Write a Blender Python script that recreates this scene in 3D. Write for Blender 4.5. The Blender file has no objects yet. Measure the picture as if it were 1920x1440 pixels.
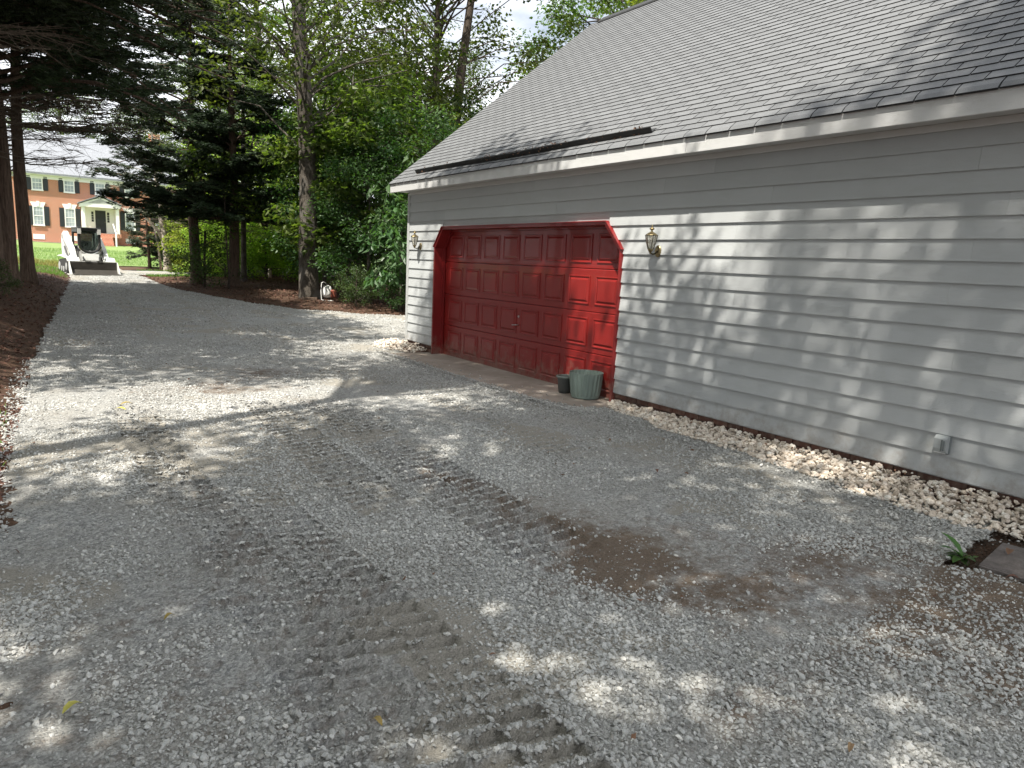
import bpy, math, random
import numpy as np
from mathutils import Vector, Matrix

random.seed(7)
rng = np.random.default_rng(7)
R = math.radians
scene = bpy.context.scene
COL = scene.collection

# ---------------------------------------------------------------- camera
cam_d = bpy.data.cameras.new('camera')
cam_d.sensor_fit = 'HORIZONTAL'
cam_d.sensor_width = 36.0
cam_d.lens = 1328.23 / 1920 * 36.0
cam_d.clip_start = 0.05
cam_d.clip_end = 2000
cam = bpy.data.objects.new('camera', cam_d)
COL.objects.link(cam)
CAMZ = 1.745
_p, _r, _y = 0.166685243, 0.0477112918, 0.599969811
cF = np.array([math.sin(_y)*math.cos(_p), math.cos(_y)*math.cos(_p), -math.sin(_p)])
_rt = np.array([math.cos(_y), -math.sin(_y), 0.0]); _u = np.cross(_rt, cF)
cR = _rt*math.cos(_r) + _u*math.sin(_r); cU = -_rt*math.sin(_r) + _u*math.cos(_r)
cam.matrix_world = Matrix(((cR[0], cU[0], -cF[0], 0), (cR[1], cU[1], -cF[1], 0), (cR[2], cU[2], -cF[2], CAMZ), (0, 0, 0, 1)))
scene.camera = cam

# ---------------------------------------------------------------- sun, sky
SUN_DIR = Vector((1.0, 0.5, -2.0)).normalized()
sun_el = math.asin(-SUN_DIR.z)
sun_d = bpy.data.lights.new('sun', 'SUN'); sun_d.energy = 5.0; sun_d.angle = R(0.6); sun_d.color = (1.0, 0.95, 0.86)
sun = bpy.data.objects.new('sun', sun_d); COL.objects.link(sun)
sun.rotation_euler = SUN_DIR.to_track_quat('-Z', 'Y').to_euler()
sun.location = (-10, -5, 25)

world = bpy.data.worlds.new('World'); scene.world = world; world.use_nodes = True
wt = world.node_tree; wt.nodes.clear()
def wn(t, **k):
    n = wt.nodes.new(t)
    for a, b in k.items(): setattr(n, a, b)
    return n
sky = wn('ShaderNodeTexSky', sky_type='NISHITA', sun_disc=False)
sky.sun_elevation = sun_el
sky.sun_rotation = math.atan2(-SUN_DIR.x, -SUN_DIR.y)
sky.air_density = 1.0; sky.dust_density = 1.5; sky.ozone_density = 1.0
tc = wn('ShaderNodeTexCoord'); mp = wn('ShaderNodeMapping'); mp.inputs['Scale'].default_value = (1, 1, 2.4)
cn = wn('ShaderNodeTexNoise'); cn.inputs['Scale'].default_value = 2.1; cn.inputs['Detail'].default_value = 8; cn.inputs['Roughness'].default_value = 0.55
cr = wn('ShaderNodeValToRGB'); cr.color_ramp.elements[0].position = 0.30; cr.color_ramp.elements[1].position = 0.47
cmx = wn('ShaderNodeMix', data_type='RGBA')
cmx.inputs['B'].default_value = (12.7, 13.1, 13.8, 1)
bg = wn('ShaderNodeBackground'); bg.inputs['Strength'].default_value = 0.062
out = wn('ShaderNodeOutputWorld')
L = wt.links.new
L(tc.outputs['Generated'], mp.inputs['Vector']); L(mp.outputs['Vector'], cn.inputs['Vector']); L(cn.outputs['Fac'], cr.inputs['Fac'])
L(cr.outputs['Color'], cmx.inputs['Factor']); L(sky.outputs['Color'], cmx.inputs['A']); L(cmx.outputs['Result'], bg.inputs['Color']); L(bg.outputs['Background'], out.inputs['Surface'])

scene.view_settings.view_transform = 'Standard'
scene.view_settings.look = 'None'
scene.view_settings.gamma = 1.0
scene.view_settings.use_curve_mapping = False
scene.view_settings.exposure = 1.03
scene.render.engine = 'CYCLES'
scene.cycles.max_bounces = 8
scene.cycles.diffuse_bounces = 4
scene.cycles.transparent_max_bounces = 8
scene.cycles.use_denoising = True

# ---------------------------------------------------------------- helpers
def link_mesh(name, V, Fc, mat, parent=None, smooth=False, tint=None, loc=None):
    """V (n,3) array, Fc a list of index arrays or an (m,k) array"""
    V = np.asarray(V, dtype=np.float32)
    me = bpy.data.meshes.new(name)
    me.vertices.add(len(V)); me.vertices.foreach_set('co', V.ravel())
    groups = Fc if isinstance(Fc, list) else [Fc]
    loops, starts, tot, c = [], [], [], 0
    for g in groups:
        g = np.asarray(g, dtype=np.int32)
        if g.size == 0: continue
        if g.ndim == 1: g = g[None, :]
        loops.append(g.ravel()); k = g.shape[1]
        starts.append(c + np.arange(len(g), dtype=np.int32)*k); c += g.size
    loops = np.concatenate(loops); starts = np.concatenate(starts)
    me.loops.add(len(loops)); me.loops.foreach_set('vertex_index', loops)
    me.polygons.add(len(starts)); me.polygons.foreach_set('loop_start', starts)
    if tint is not None:
        a = me.attributes.new('tint', 'FLOAT', 'POINT'); a.data.foreach_set('value', np.asarray(tint, dtype=np.float32))
    me.update(calc_edges=True); me.validate()
    me.polygons.foreach_set('use_smooth', np.full(len(me.polygons), bool(smooth)))
    if mat: me.materials.append(mat)
    o = bpy.data.objects.new(name, me); COL.objects.link(o)
    if parent: o.parent = parent
    if loc is not None: o.location = loc
    return o

class MB:
    """collects simple shapes into one mesh"""
    def __init__(s): s.V = []; s.F = {}; s.n = 0
    def add(s, V, Fs):
        V = np.asarray(V, float)
        for f in Fs:
            s.F.setdefault(len(f), []).append([i + s.n for i in f])
        s.V.append(V); s.n += len(V); return s
    def box(s, x0, x1, y0, y1, z0, z1):
        V = [(x0,y0,z0),(x1,y0,z0),(x1,y1,z0),(x0,y1,z0),(x0,y0,z1),(x1,y0,z1),(x1,y1,z1),(x0,y1,z1)]
        return s.add(V, [(0,3,2,1),(4,5,6,7),(0,1,5,4),(1,2,6,5),(2,3,7,6),(3,0,4,7)])
    def bbox(s, x0, x1, y0, y1, z0, z1, b):
        """box with chamfered vertical and horizontal edges"""
        V = []; 
        for (z, i) in ((z0, b), (z0+b, 0), (z1-b, 0), (z1, b)):
            for (cx, cy, sx, sy) in ((x0,y0,1,1),(x1,y0,-1,1),(x1,y1,-1,-1),(x0,y1,1,-1)):
                a = (cx+sx*(b+i*0.0), cy+sy*i); c = (cx+sx*i, cy+sy*(b))
                if i: a = (cx+sx*(b+b*.4), cy+sy*b); c = (cx+sx*b, cy+sy*(b+b*.4))
                pr = (c, a) if (sx*sy > 0) else (a, c)
                V += [(pr[0][0], pr[0][1], z), (pr[1][0], pr[1][1], z)]
        F = [tuple(range(7, -1, -1)), tuple(range(24, 32))]
        for k in range(3):
            for j in range(8):
                F.append((k*8+j, k*8+(j+1) % 8, k*8+8+(j+1) % 8, k*8+8+j))
        return s.add(V, F)
    def prism(s, pts, d0, d1, axis='x'):
        """polygon pts (2-D) extruded along axis"""
        n = len(pts); V = []
        for d in (d0, d1):
            for a, b in pts:
                V.append({'x': (d, a, b), 'y': (a, d, b), 'z': (a, b, d)}[axis])
        F = [tuple(range(n)), tuple(range(2*n-1, n-1, -1))] + [(j, n+j, n+(j+1) % n, (j+1) % n) for j in range(n)]
        return s.add(V, F)
    def tube(s, P, rad, n=8, cap=True):
        V, F = tube_arr(P, rad, n, cap); return s.add(V, F)
    def lathe(s, prof, c=(0,0,0), n=24, cap=True):
        V = []; m = len(prof)
        for r, z in prof:
            for j in range(n):
                a = 2*math.pi*j/n; V.append((c[0]+r*math.cos(a), c[1]+r*math.sin(a), c[2]+z))
        F = [(i*n+j, i*n+(j+1) % n, (i+1)*n+(j+1) % n, (i+1)*n+j) for i in range(m-1) for j in range(n)]
        if cap: F += [tuple(range(n-1, -1, -1)), tuple(range((m-1)*n, m*n))]
        return s.add(V, F)
    def build(s, name, mat, parent=None, smooth=False, loc=None, fix=True):
        V = np.concatenate(s.V); o = link_mesh(name, V, [np.array(v) for v in s.F.values()], mat, parent, smooth, loc=loc)
        if fix: fix_normals(o)
        return o

def fix_normals(o):
    import bmesh
    bm = bmesh.new(); bm.from_mesh(o.data); bmesh.ops.recalc_face_normals(bm, faces=bm.faces); bm.to_mesh(o.data); bm.free()

def tube_arr(P, rad, n=8, cap=True):
    P = [Vector(p) for p in P]; V = []; m = len(P)
    up = None
    for i, p in enumerate(P):
        t = (P[min(i+1, m-1)] - P[max(i-1, 0)])
        if t.length < 1e-9: t = Vector((0, 0, 1))
        t.normalize()
        if up is None: up = Vector((0, 0, 1)) if abs(t.z) < .9 else Vector((1, 0, 0))
        a = t.cross(up); 
        if a.length < 1e-6: a = t.orthogonal()
        a.normalize(); b = a.cross(t); up = b
        r = rad[i] if hasattr(rad, '__len__') else rad
        for j in range(n):
            w = 2*math.pi*j/n; V.append(tuple(p + a*math.cos(w)*r + b*math.sin(w)*r))
    F = [(i*n+j, i*n+(j+1) % n, (i+1)*n+(j+1) % n, (i+1)*n+j) for i in range(m-1) for j in range(n)]
    if cap: F += [tuple(range(n-1, -1, -1)), tuple(range((m-1)*n, m*n))]
    return V, F

def tag(o, label=None, cat=None, group=None, kind=None):
    if label: o['label'] = label
    if cat: o['category'] = cat
    if group: o['group'] = group
    if kind: o['kind'] = kind
    return o
def thing(name, label, cat, loc=(0,0,0), rz=0, group=None):
    o = bpy.data.objects.new(name, None); COL.objects.link(o); o.location = loc; o.rotation_euler = (0, 0, rz)
    o.empty_display_size = 0.2
    return tag(o, label, cat, group)
def empty(name, parent, loc=(0,0,0)):
    o = bpy.data.objects.new(name, None); COL.objects.link(o); o.parent = parent; o.location = loc; return o
def copy_tree(o, parent=None):
    c = o.copy(); COL.objects.link(c); c.parent = parent
    for ch in [x for x in bpy.data.objects if x.parent == o]: copy_tree(ch, c)
    return c
def share(src, name, parent, loc=(0,0,0), rot=(0,0,0), scale=(1,1,1)):
    """another object with src's mesh"""
    o = bpy.data.objects.new(name, src); COL.objects.link(o); o.parent = parent
    o.location = loc; o.rotation_euler = rot; o.scale = scale; return o
def lib(ob):
    """take the first built object out of the scene, keep its mesh"""
    me = ob.data; bpy.data.objects.remove(ob); return me

# ---------------------------------------------------------------- noise in numpy
_pt = np.random.default_rng(3).random((64, 64))
def vnoise(x, y, s=1.0, o=0.0):
    x = np.asarray(x)/s + 17.3 + o; y = np.asarray(y)/s + 5.7 + o*1.7
    xi = np.floor(x).astype(int); yi = np.floor(y).astype(int); fx = x-xi; fy = y-yi
    fx = fx*fx*(3-2*fx); fy = fy*fy*(3-2*fy)
    g = lambda a, b: _pt[a % 64, b % 64]
    return (g(xi, yi)*(1-fx)+g(xi+1, yi)*fx)*(1-fy) + (g(xi, yi+1)*(1-fx)+g(xi+1, yi+1)*fx)*fy
def fbm(x, y, s=1.0, o=0.0, k=3):
    t = 0; a = 1; n = 0
    for i in range(k): t = t + a*vnoise(x, y, s/2**i, o+i*9.1); n += a; a *= .5
    return t/n
def sstep(a, b, x):
    t = np.clip((np.asarray(x, float)-a)/(b-a), 0, 1); return t*t*(3-2*t)

# ---------------------------------------------------------------- materials
def mat(name):
    m = bpy.data.materials.new(name); m.use_nodes = True; nt = m.node_tree
    b = nt.nodes['Principled BSDF']; return m, nt, b
def N(nt, t, ins=None, **k):
    n = nt.nodes.new(t)
    for a, v in k.items(): setattr(n, a, v)
    for a, v in (ins or {}).items():
        if hasattr(v, 'links') or hasattr(v, 'is_output') : nt.links.new(v, n.inputs[a])
        else: n.inputs[a].default_value = v
    return n
def ramp(nt, fac, stops):
    n = nt.nodes.new('ShaderNodeValToRGB'); e = n.color_ramp.elements
    while len(e) < len(stops): e.new(0.5)
    for i, (p, c) in enumerate(stops): e[i].position = p; e[i].color = (*c, 1) if len(c) == 3 else c
    nt.links.new(fac, n.inputs['Fac']); return n.outputs['Color']
def mixc(nt, fac, a, b, blend='MIX'):
    n = nt.nodes.new('ShaderNodeMix'); n.data_type = 'RGBA'; n.blend_type = blend
    for s, v in (('Factor', fac), ('A', a), ('B', b)):
        if hasattr(v, 'links'): nt.links.new(v, n.inputs[s])
        else: n.inputs[s].default_value = v if s == 'Factor' else ((*v, 1) if len(v) == 3 else v)
    return n.outputs['Result']
def bump(nt, b, h, strength=.4, dist=.01, normal=None):
    n = nt.nodes.new('ShaderNodeBump'); n.inputs['Strength'].default_value = strength; n.inputs['Distance'].default_value = dist
    nt.links.new(h, n.inputs['Height'])
    if normal: nt.links.new(normal, n.inputs['Normal'])
    nt.links.new(n.outputs['Normal'], b.inputs['Normal']); return n.outputs['Normal']
def coords(nt, scale=(1,1,1), kind='Object', loc=(0,0,0)):
    t = nt.nodes.new('ShaderNodeTexCoord'); m = nt.nodes.new('ShaderNodeMapping'); m.inputs['Scale'].default_value = scale; m.inputs['Location'].default_value = loc
    nt.links.new(t.outputs[kind], m.inputs['Vector']); return m.outputs['Vector']
def noise(nt, vec, scale, detail=4, rough=.55, out='Fac', dist=0):
    n = nt.nodes.new('ShaderNodeTexNoise'); n.inputs['Scale'].default_value = scale; n.inputs['Detail'].default_value = detail; n.inputs['Roughness'].default_value = rough
    n.inputs['Distortion'].default_value = dist
    nt.links.new(vec, n.inputs['Vector']); return n.outputs[out]
def geo_pos(nt, scale=(1,1,1)):
    g = nt.nodes.new('ShaderNodeNewGeometry'); m = nt.nodes.new('ShaderNodeMapping'); m.inputs['Scale'].default_value = scale
    nt.links.new(g.outputs['Position'], m.inputs['Vector']); return m.outputs['Vector']

def simple(name, col, rough=.6, metal=0, var=.15, nscale=8, bstr=0, bscale=60, bdist=.004, spec=.5):
    m, nt, b = mat(name); v = coords(nt)
    c0 = tuple(c*(1-var) for c in col); c1 = tuple(min(1, c*(1+var)) for c in col)
    b.inputs['Specular IOR Level'].default_value = spec
    nt.links.new(ramp(nt, noise(nt, v, nscale), [(.3, c0), (.7, c1)]), b.inputs['Base Color'])
    b.inputs['Roughness'].default_value = rough; b.inputs['Metallic'].default_value = metal
    if bstr: bump(nt, b, noise(nt, v, bscale), bstr, bdist)
    return m

def siding_mat(name, base, dirt=.5):
    m, nt, b = mat(name); g = geo_pos(nt)
    oi = nt.nodes.new('ShaderNodeObjectInfo')
    gr = geo_pos(nt, (1, 1.2, 34)); grain = noise(nt, gr, 5, 6, .65, dist=.6)
    gr2 = geo_pos(nt, (1, 3, 160)); fine = noise(nt, gr2, 4, 3, .6)
    blot = noise(nt, g, 2.3, 5, .6); spots = noise(nt, g, 26, 3, .7)
    c = mixc(nt, blot, tuple(x*.92 for x in base), tuple(x*1.06 for x in base))
    # boards weathered a little differently
    vr = N(nt, 'ShaderNodeMath', {0: oi.outputs['Random'], 1: .12}, operation='MULTIPLY').outputs[0]
    vr = N(nt, 'ShaderNodeMath', {0: vr, 1: .94}, operation='ADD').outputs[0]
    c = mixc(nt, 1.0, c, N(nt, 'ShaderNodeCombineColor', {0: vr, 1: vr, 2: vr}).outputs[0], 'MULTIPLY')
    # small scuffs
    sp = ramp(nt, spots, [(.70, (0, 0, 0)), (.78, (1, 1, 1))])
    c = mixc(nt, N(nt, 'ShaderNodeMath', {0: sp, 1: .35*dirt}, operation='MULTIPLY').outputs[0], c, (.18, .17, .15))
    gs = ramp(nt, noise(nt, geo_pos(nt, (1, 1.5, 7)), 1.7, 5, .7), [(.52, (0, 0, 0)), (.75, (1, 1, 1))])
    c = mixc(nt, N(nt, 'ShaderNodeMath', {0: gs, 1: .35*dirt}, operation='MULTIPLY').outputs[0], c, tuple(x*.68 for x in (base[0]*1.02, base[1]*1.04, base[2]*.92)))
    # fine dark grain cracks in the paint
    ck = ramp(nt, grain, [(.60, (0, 0, 0)), (.70, (1, 1, 1))])
    c = mixc(nt, N(nt, 'ShaderNodeMath', {0: ck, 1: .13}, operation='MULTIPLY').outputs[0], c, (.16, .16, .16))
    sz = nt.nodes.new('ShaderNodeSeparateXYZ'); nt.links.new(g, sz.inputs[0])
    zf_ = N(nt, 'ShaderNodeMapRange', {0: sz.outputs['Z'], 1: .02, 2: .55, 3: .32, 4: -.06}).outputs[0]
    sm = N(nt, 'ShaderNodeMath', {0: zf_, 1: noise(nt, g, 7, 6, .75)}, operation='ADD').outputs[0]
    c = mixc(nt, ramp(nt, sm, [(.60, (0, 0, 0)), (.86, (.55, .55, .55))]), c, (.22, .175, .135))
    nt.links.new(c, b.inputs['Base Color']); b.inputs['Roughness'].default_value = .52; b.inputs['Specular IOR Level'].default_value = .35
    h = N(nt, 'ShaderNodeMath', {0: grain, 1: fine}, operation='ADD').outputs[0]
    bump(nt, b, h, .35, .004)
    return m
M = {}
M['siding'] = siding_mat('painted_siding', (.43, .444, .446))
M['trim'] = siding_mat('painted_trim', (.56, .56, .555), .8)
M['trimdark'] = siding_mat('corner_trim', (.42, .43, .42), .8)

def red_mat(name, col):
    m, nt, b = mat(name); g = geo_pos(nt)
    b.inputs['Coat Weight'].default_value = .15; n1 = noise(nt, g, 3, 4); c = mixc(nt, n1, tuple(x*.88 for x in col), tuple(x*1.1 for x in col))
    st = ramp(nt, noise(nt, geo_pos(nt, (1, 6, .8)), 3, 4, .6), [(.5, (0, 0, 0)), (.8, (1, 1, 1))])
    c = mixc(nt, N(nt, 'ShaderNodeMath', {0: st, 1: .25}, operation='MULTIPLY').outputs[0], c, (.22, .04, .035))
    sz = nt.nodes.new('ShaderNodeSeparateXYZ'); nt.links.new(g, sz.inputs[0])
    zf_ = N(nt, 'ShaderNodeMapRange', {0: sz.outputs['Z'], 1: .02, 2: .55, 3: .32, 4: -.06}).outputs[0]
    sm = N(nt, 'ShaderNodeMath', {0: zf_, 1: noise(nt, g, 7, 6, .75)}, operation='ADD').outputs[0]
    c = mixc(nt, ramp(nt, sm, [(.60, (0, 0, 0)), (.86, (.55, .55, .55))]), c, (.22, .175, .135))
    nt.links.new(c, b.inputs['Base Color'])
    b.inputs['Roughness'].default_value = .42; b.inputs['Specular IOR Level'].default_value = .4
    bump(nt, b, noise(nt, geo_pos(nt, (1, 2, 40)), 8, 4), .15, .002); return m
M['red'] = red_mat('red_paint', (.215, .012, .010))
M['redtrim'] = red_mat('red_trim_paint', (.20, .013, .013))

def shingle_mat():
    m, nt, b = mat('asphalt_shingle'); g = geo_pos(nt); oi = nt.nodes.new('ShaderNodeObjectInfo')
    gran = noise(nt, g, 260, 3, .8); blot = noise(nt, g, 1.6, 5, .6); mid = noise(nt, g, 9, 4, .6)
    at = nt.nodes.new('ShaderNodeAttribute'); at.attribute_name = 'tint'
    c = ramp(nt, gran, [(.3, (.055, .058, .063)), (.5, (.125, .13, .136)), (.72, (.235, .235, .233))])
    c = mixc(nt, N(nt, 'ShaderNodeMath', {0: blot, 1: .5}, operation='MULTIPLY').outputs[0], c, (.14, .142, .145))
    vr = N(nt, 'ShaderNodeMapRange', {0: at.outputs['Fac'], 3: .86, 4: 1.06}).outputs[0]
    c = mixc(nt, 1.0, c, N(nt, 'ShaderNodeCombineColor', {0: vr, 1: vr, 2: vr}).outputs[0], 'MULTIPLY')
    dk = ramp(nt, mid, [(.55, (0, 0, 0)), (.75, (1, 1, 1))])
    c = mixc(nt, N(nt, 'ShaderNodeMath', {0: dk, 1: .35}, operation='MULTIPLY').outputs[0], c, (.13, .13, .13))
    nt.links.new(c, b.inputs['Base Color']); b.inputs['Roughness'].default_value = .7; b.inputs['Specular IOR Level'].default_value = .35
    bump(nt, b, gran, .5, .003); return m
M['shingle'] = shingle_mat()
M['cut_edge'] = simple('asphalt_cut_edge', (.022, .022, .024), .95)
M['underlay'] = simple('roof_underlay', (.03, .03, .03), .9)

def brick_mat(name, c0, c1):
    m, nt, b = mat(name); g = geo_pos(nt); oi = nt.nodes.new('ShaderNodeObjectInfo')
    c = mixc(nt, oi.outputs['Random'], c0, c1)
    c = mixc(nt, ramp(nt, noise(nt, g, 14, 5), [(.45, (0, 0, 0)), (.8, (.6, .6, .6))]), c, (.30, .24, .19))
    nt.links.new(c, b.inputs['Base Color']); b.inputs['Roughness'].default_value = .9
    bump(nt, b, noise(nt, g, 90, 4), .5, .004); return m
M['brick'] = brick_mat('foundation_brick', (.085, .042, .032), (.16, .075, .055))
M['mortar'] = simple('mortar', (.36, .33, .29), .95, bstr=.5, bscale=120)

def house_brick():
    m, nt, b = mat('house_brick'); g = geo_pos(nt)
    sx = nt.nodes.new('ShaderNodeSeparateXYZ'); nt.links.new(g, sx.inputs[0])
    cb = nt.nodes.new('ShaderNodeCombineXYZ')
    s = N(nt, 'ShaderNodeMath', {0: sx.outputs['X'], 1: sx.outputs['Y']}, operation='ADD').outputs[0]
    nt.links.new(s, cb.inputs['X']); nt.links.new(sx.outputs['Z'], cb.inputs['Y'])
    br = N(nt, 'ShaderNodeTexBrick', {'Vector': cb.outputs[0], 'Color1': (.42, .10, .045, 1), 'Color2': (.29, .068, .035, 1), 'Mortar': (.58, .44, .33, 1), 'Scale': 1.0,
        'Mortar Size': .013, 'Mortar Smooth': .1, 'Bias': -.1, 'Brick Width': .23, 'Row Height': .078}, offset=.5)
    c = mixc(nt, ramp(nt, noise(nt, g, 5, 4), [(.4, (0, 0, 0)), (.8, (.5, .5, .5))]), br.outputs['Color'], (.48, .19, .10))
    nt.links.new(c, b.inputs['Base Color']); b.inputs['Roughness'].default_value = .9
    bump(nt, b, N(nt, 'ShaderNodeMath', {0: 1.0, 1: br.outputs['Fac']}, operation='SUBTRACT').outputs[0], .6, .01); return m
M['hbrick'] = house_brick()
M['white'] = simple('white_paint', (.78, .78, .75), .5, var=.04)
M['black'] = simple('black_paint', (.018, .02, .025), .45)
M['shutter'] = simple('shutter_paint', (.022, .026, .032), .5)
M['greyroof'] = simple('far_roof_shingle', (.20, .21, .23), .85, var=.25, nscale=12, bstr=.4, bscale=20, bdist=.02)
M['concrete'] = None
def concrete_mat():
    m, nt, b = mat('apron_concrete'); g = geo_pos(nt)
    c = ramp(nt, noise(nt, g, 1.4, 6, .65), [(.3, (.22, .18, .145)), (.55, (.33, .28, .235)), (.75, (.42, .375, .325))])
    st = ramp(nt, noise(nt, g, 5, 6, .7, dist=.8), [(.56, (0, 0, 0)), (.68, (1, 1, 1))])
    c = mixc(nt, N(nt, 'ShaderNodeMath', {0: st, 1: .45}, operation='MULTIPLY').outputs[0], c, (.15, .14, .085))
    pk = ramp(nt, noise(nt, g, 70, 3, .7), [(.66, (0, 0, 0)), (.74, (1, 1, 1))])
    c = mixc(nt, N(nt, 'ShaderNodeMath', {0: pk, 1: .6}, operation='MULTIPLY').outputs[0], c, (.09, .08, .065))
    nt.links.new(c, b.inputs['Base Color']); b.inputs['Roughness'].default_value = .9
    bump(nt, b, noise(nt, g, 45, 6, .7), .5, .006); return m
M['concrete'] = concrete_mat()

def glass_mat(name, col=(.02, .025, .03), rough=.05):
    m, nt, b = mat(name); v = geo_pos(nt)
    c = ramp(nt, noise(nt, v, 1.2, 2), [(.35, col), (.65, tuple(x*1.6 for x in col))]); nt.links.new(c, b.inputs['Base Color'])
    b.inputs['Roughness'].default_value = rough; b.inputs['Specular IOR Level'].default_value = .9; return m
M['hglass'] = glass_mat('house_window_glass', (.26, .29, .31), .12)
M['cabglass'] = glass_mat('cab_glass', (.02, .03, .03), .08)
def clear_glass(name, ca=(.86, .84, .76), cb=(.95, .93, .88)):
    m, nt, b = mat(name); v = coords(nt)
    nt.links.new(ramp(nt, noise(nt, v, 30), [(.4, ca), (.7, cb)]), b.inputs['Base Color'])
    b.inputs['Roughness'].default_value = .12; b.inputs['Transmission Weight'].default_value = .75; b.inputs['IOR'].default_value = 1.35; return m
M['lampglass'] = clear_glass('lantern_glass')
M['tint'] = clear_glass('tinted_cab_glass', (.10, .13, .12), (.16, .20, .18))
M['brass'] = simple('aged_brass', (.30, .24, .13), .38, metal=.9, var=.35, nscale=30)
M['brassdark'] = simple('tarnished_brass', (.085, .075, .05), .45, metal=.8, var=.4, nscale=40)
M['steel'] = simple('handle_steel', (.6, .6, .6), .3, metal=.9)
M['greyplastic'] = simple('grey_plastic', (.34, .36, .36), .5, var=.08)
M['greyplastic2'] = simple('grey_plastic_dark', (.16, .18, .18), .5, var=.1)
M['potgreen'] = simple('green_plastic', (.20, .255, .225), .5, var=.1, nscale=5)
M['potgrey'] = simple('dark_planter_plastic', (.06, .065, .062), .55, var=.15)
M['rim'] = simple('planter_rim_plastic', (.17, .2, .18), .5)
M['gutter'] = simple('black_metal_strip', (.012, .012, .012), .6, var=.4)
M['soil'] = simple('potting_soil', (.05, .035, .02), .95)

def bark_mat(name, c0, c1, vs=(3, 3, .5), sc=7, bd=.04, pale=None):
    m, nt, b = mat(name); v = coords(nt, vs); 
    n1 = noise(nt, v, sc, 6, .7, dist=.5); n2 = noise(nt, coords(nt), 2.2, 4)
    c = ramp(nt, n1, [(.35, c0), (.62, c1)])
    if pale: c = mixc(nt, ramp(nt, n2, [(.5, (0, 0, 0)), (.62, (.8, .8, .8))]), c, pale)
    nt.links.new(c, b.inputs['Base Color']); b.inputs['Roughness'].default_value = .95; b.inputs['Specular IOR Level'].default_value = .2
    bump(nt, b, n1, .9, bd); return m
M['bark_cedar'] = bark_mat('cedar_bark', (.055, .037, .027), (.17, .12, .09), (4, 4, .35), 8)
M['bark_grey'] = bark_mat('grey_bark', (.05, .042, .034), (.13, .112, .092), (3, 3, 1.2), 9, pale=(.16, .148, .13))
M['bark_dark'] = bark_mat('dark_bark', (.035, .028, .022), (.10, .08, .062), (3, 3, .8), 9)
M['bark_pale'] = bark_mat('pale_stripped_bark', (.30, .25, .20), (.55, .49, .42), (4, 4, .4), 7)
M['twig'] = bark_mat('dry_twig', (.07, .055, .042), (.16, .13, .10), (3, 3, 3), 5, .005)

def leaf_mat(name, dark, light, trans=.45, gloss=.5, tcol=None):
    m = bpy.data.materials.new(name); m.use_nodes = True; nt = m.node_tree; nt.nodes.clear()
    at = nt.nodes.new('ShaderNodeAttribute'); at.attribute_name = 'tint'
    oi = nt.nodes.new('ShaderNodeObjectInfo')
    c = ramp(nt, at.outputs['Fac'], [(0, dark), (.85, light), (1.0, tuple(min(1, x*1.25) for x in light))])
    hs = nt.nodes.new('ShaderNodeHueSaturation'); nt.links.new(c, hs.inputs['Color'])
    nt.links.new(N(nt, 'ShaderNodeMapRange', {0: oi.outputs['Random'], 3: .472, 4: .515}).outputs[0], hs.inputs['Hue'])
    nt.links.new(N(nt, 'ShaderNodeMapRange', {0: oi.outputs['Random'], 3: .75, 4: 1.2}).outputs[0], hs.inputs['Value'])
    c = hs.outputs['Color']
    pb = nt.nodes.new('ShaderNodeBsdfPrincipled'); nt.links.new(c, pb.inputs['Base Color']); pb.inputs['Roughness'].default_value = gloss; pb.inputs['Specular IOR Level'].default_value = .35
    tr = nt.nodes.new('ShaderNodeBsdfTranslucent')
    tcc = mixc(nt, 1.0, c, (1.5, 1.75, .7) if tcol is None else tcol, 'MULTIPLY'); nt.links.new(tcc, tr.inputs['Color'])
    mx = nt.nodes.new('ShaderNodeMixShader'); mx.inputs[0].default_value = trans
    nt.links.new(pb.outputs[0], mx.inputs[1]); nt.links.new(tr.outputs[0], mx.inputs[2])
    o = nt.nodes.new('ShaderNodeOutputMaterial'); nt.links.new(mx.outputs[0], o.inputs['Surface']); return m
M['leaf_cedar'] = leaf_mat('cedar_foliage', (.012, .022, .010), (.040, .065, .026), .18, .6)
M['leaf_brown'] = leaf_mat('dry_cedar_foliage', (.05, .032, .018), (.13, .09, .05), .2, .7, (1, 1, 1))
M['leaf_poplar'] = leaf_mat('poplar_leaves', (.030, .060, .014), (.12, .165, .035), .5)
M['leaf_sun_tone'] = leaf_mat('sun_toned_leaves', (.10, .16, .03), (.32, .40, .08), .58)  # leaf colour raised to stand in for sun shining through the bushes
M['leaf_dark'] = leaf_mat('shrub_leaves', (.018, .045, .014), (.075, .13, .04), .42, .45)
M['leaf_big'] = leaf_mat('broad_leaves', (.035, .085, .030), (.10, .19, .075), .4, .4)
M['leaf_strap'] = leaf_mat('strap_leaves', (.025, .075, .025), (.09, .17, .04), .3, .35)
M['leaf_yellow'] = leaf_mat('yellow_leaf', (.26, .22, .04), (.42, .36, .09), .2, .5, (1, 1, 1))
M['leaf_deadbrown'] = leaf_mat('brown_leaf', (.08, .045, .025), (.21, .125, .072), .2, .6, (1, 1, 1))
M['grass'] = leaf_mat('grass_blades', (.06, .13, .025), (.15, .27, .05), .35, .6)
M['drygrass'] = leaf_mat('dry_grass_blades', (.16, .17, .04), (.36, .34, .09), .35, .6, (1, 1, 1))

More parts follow.
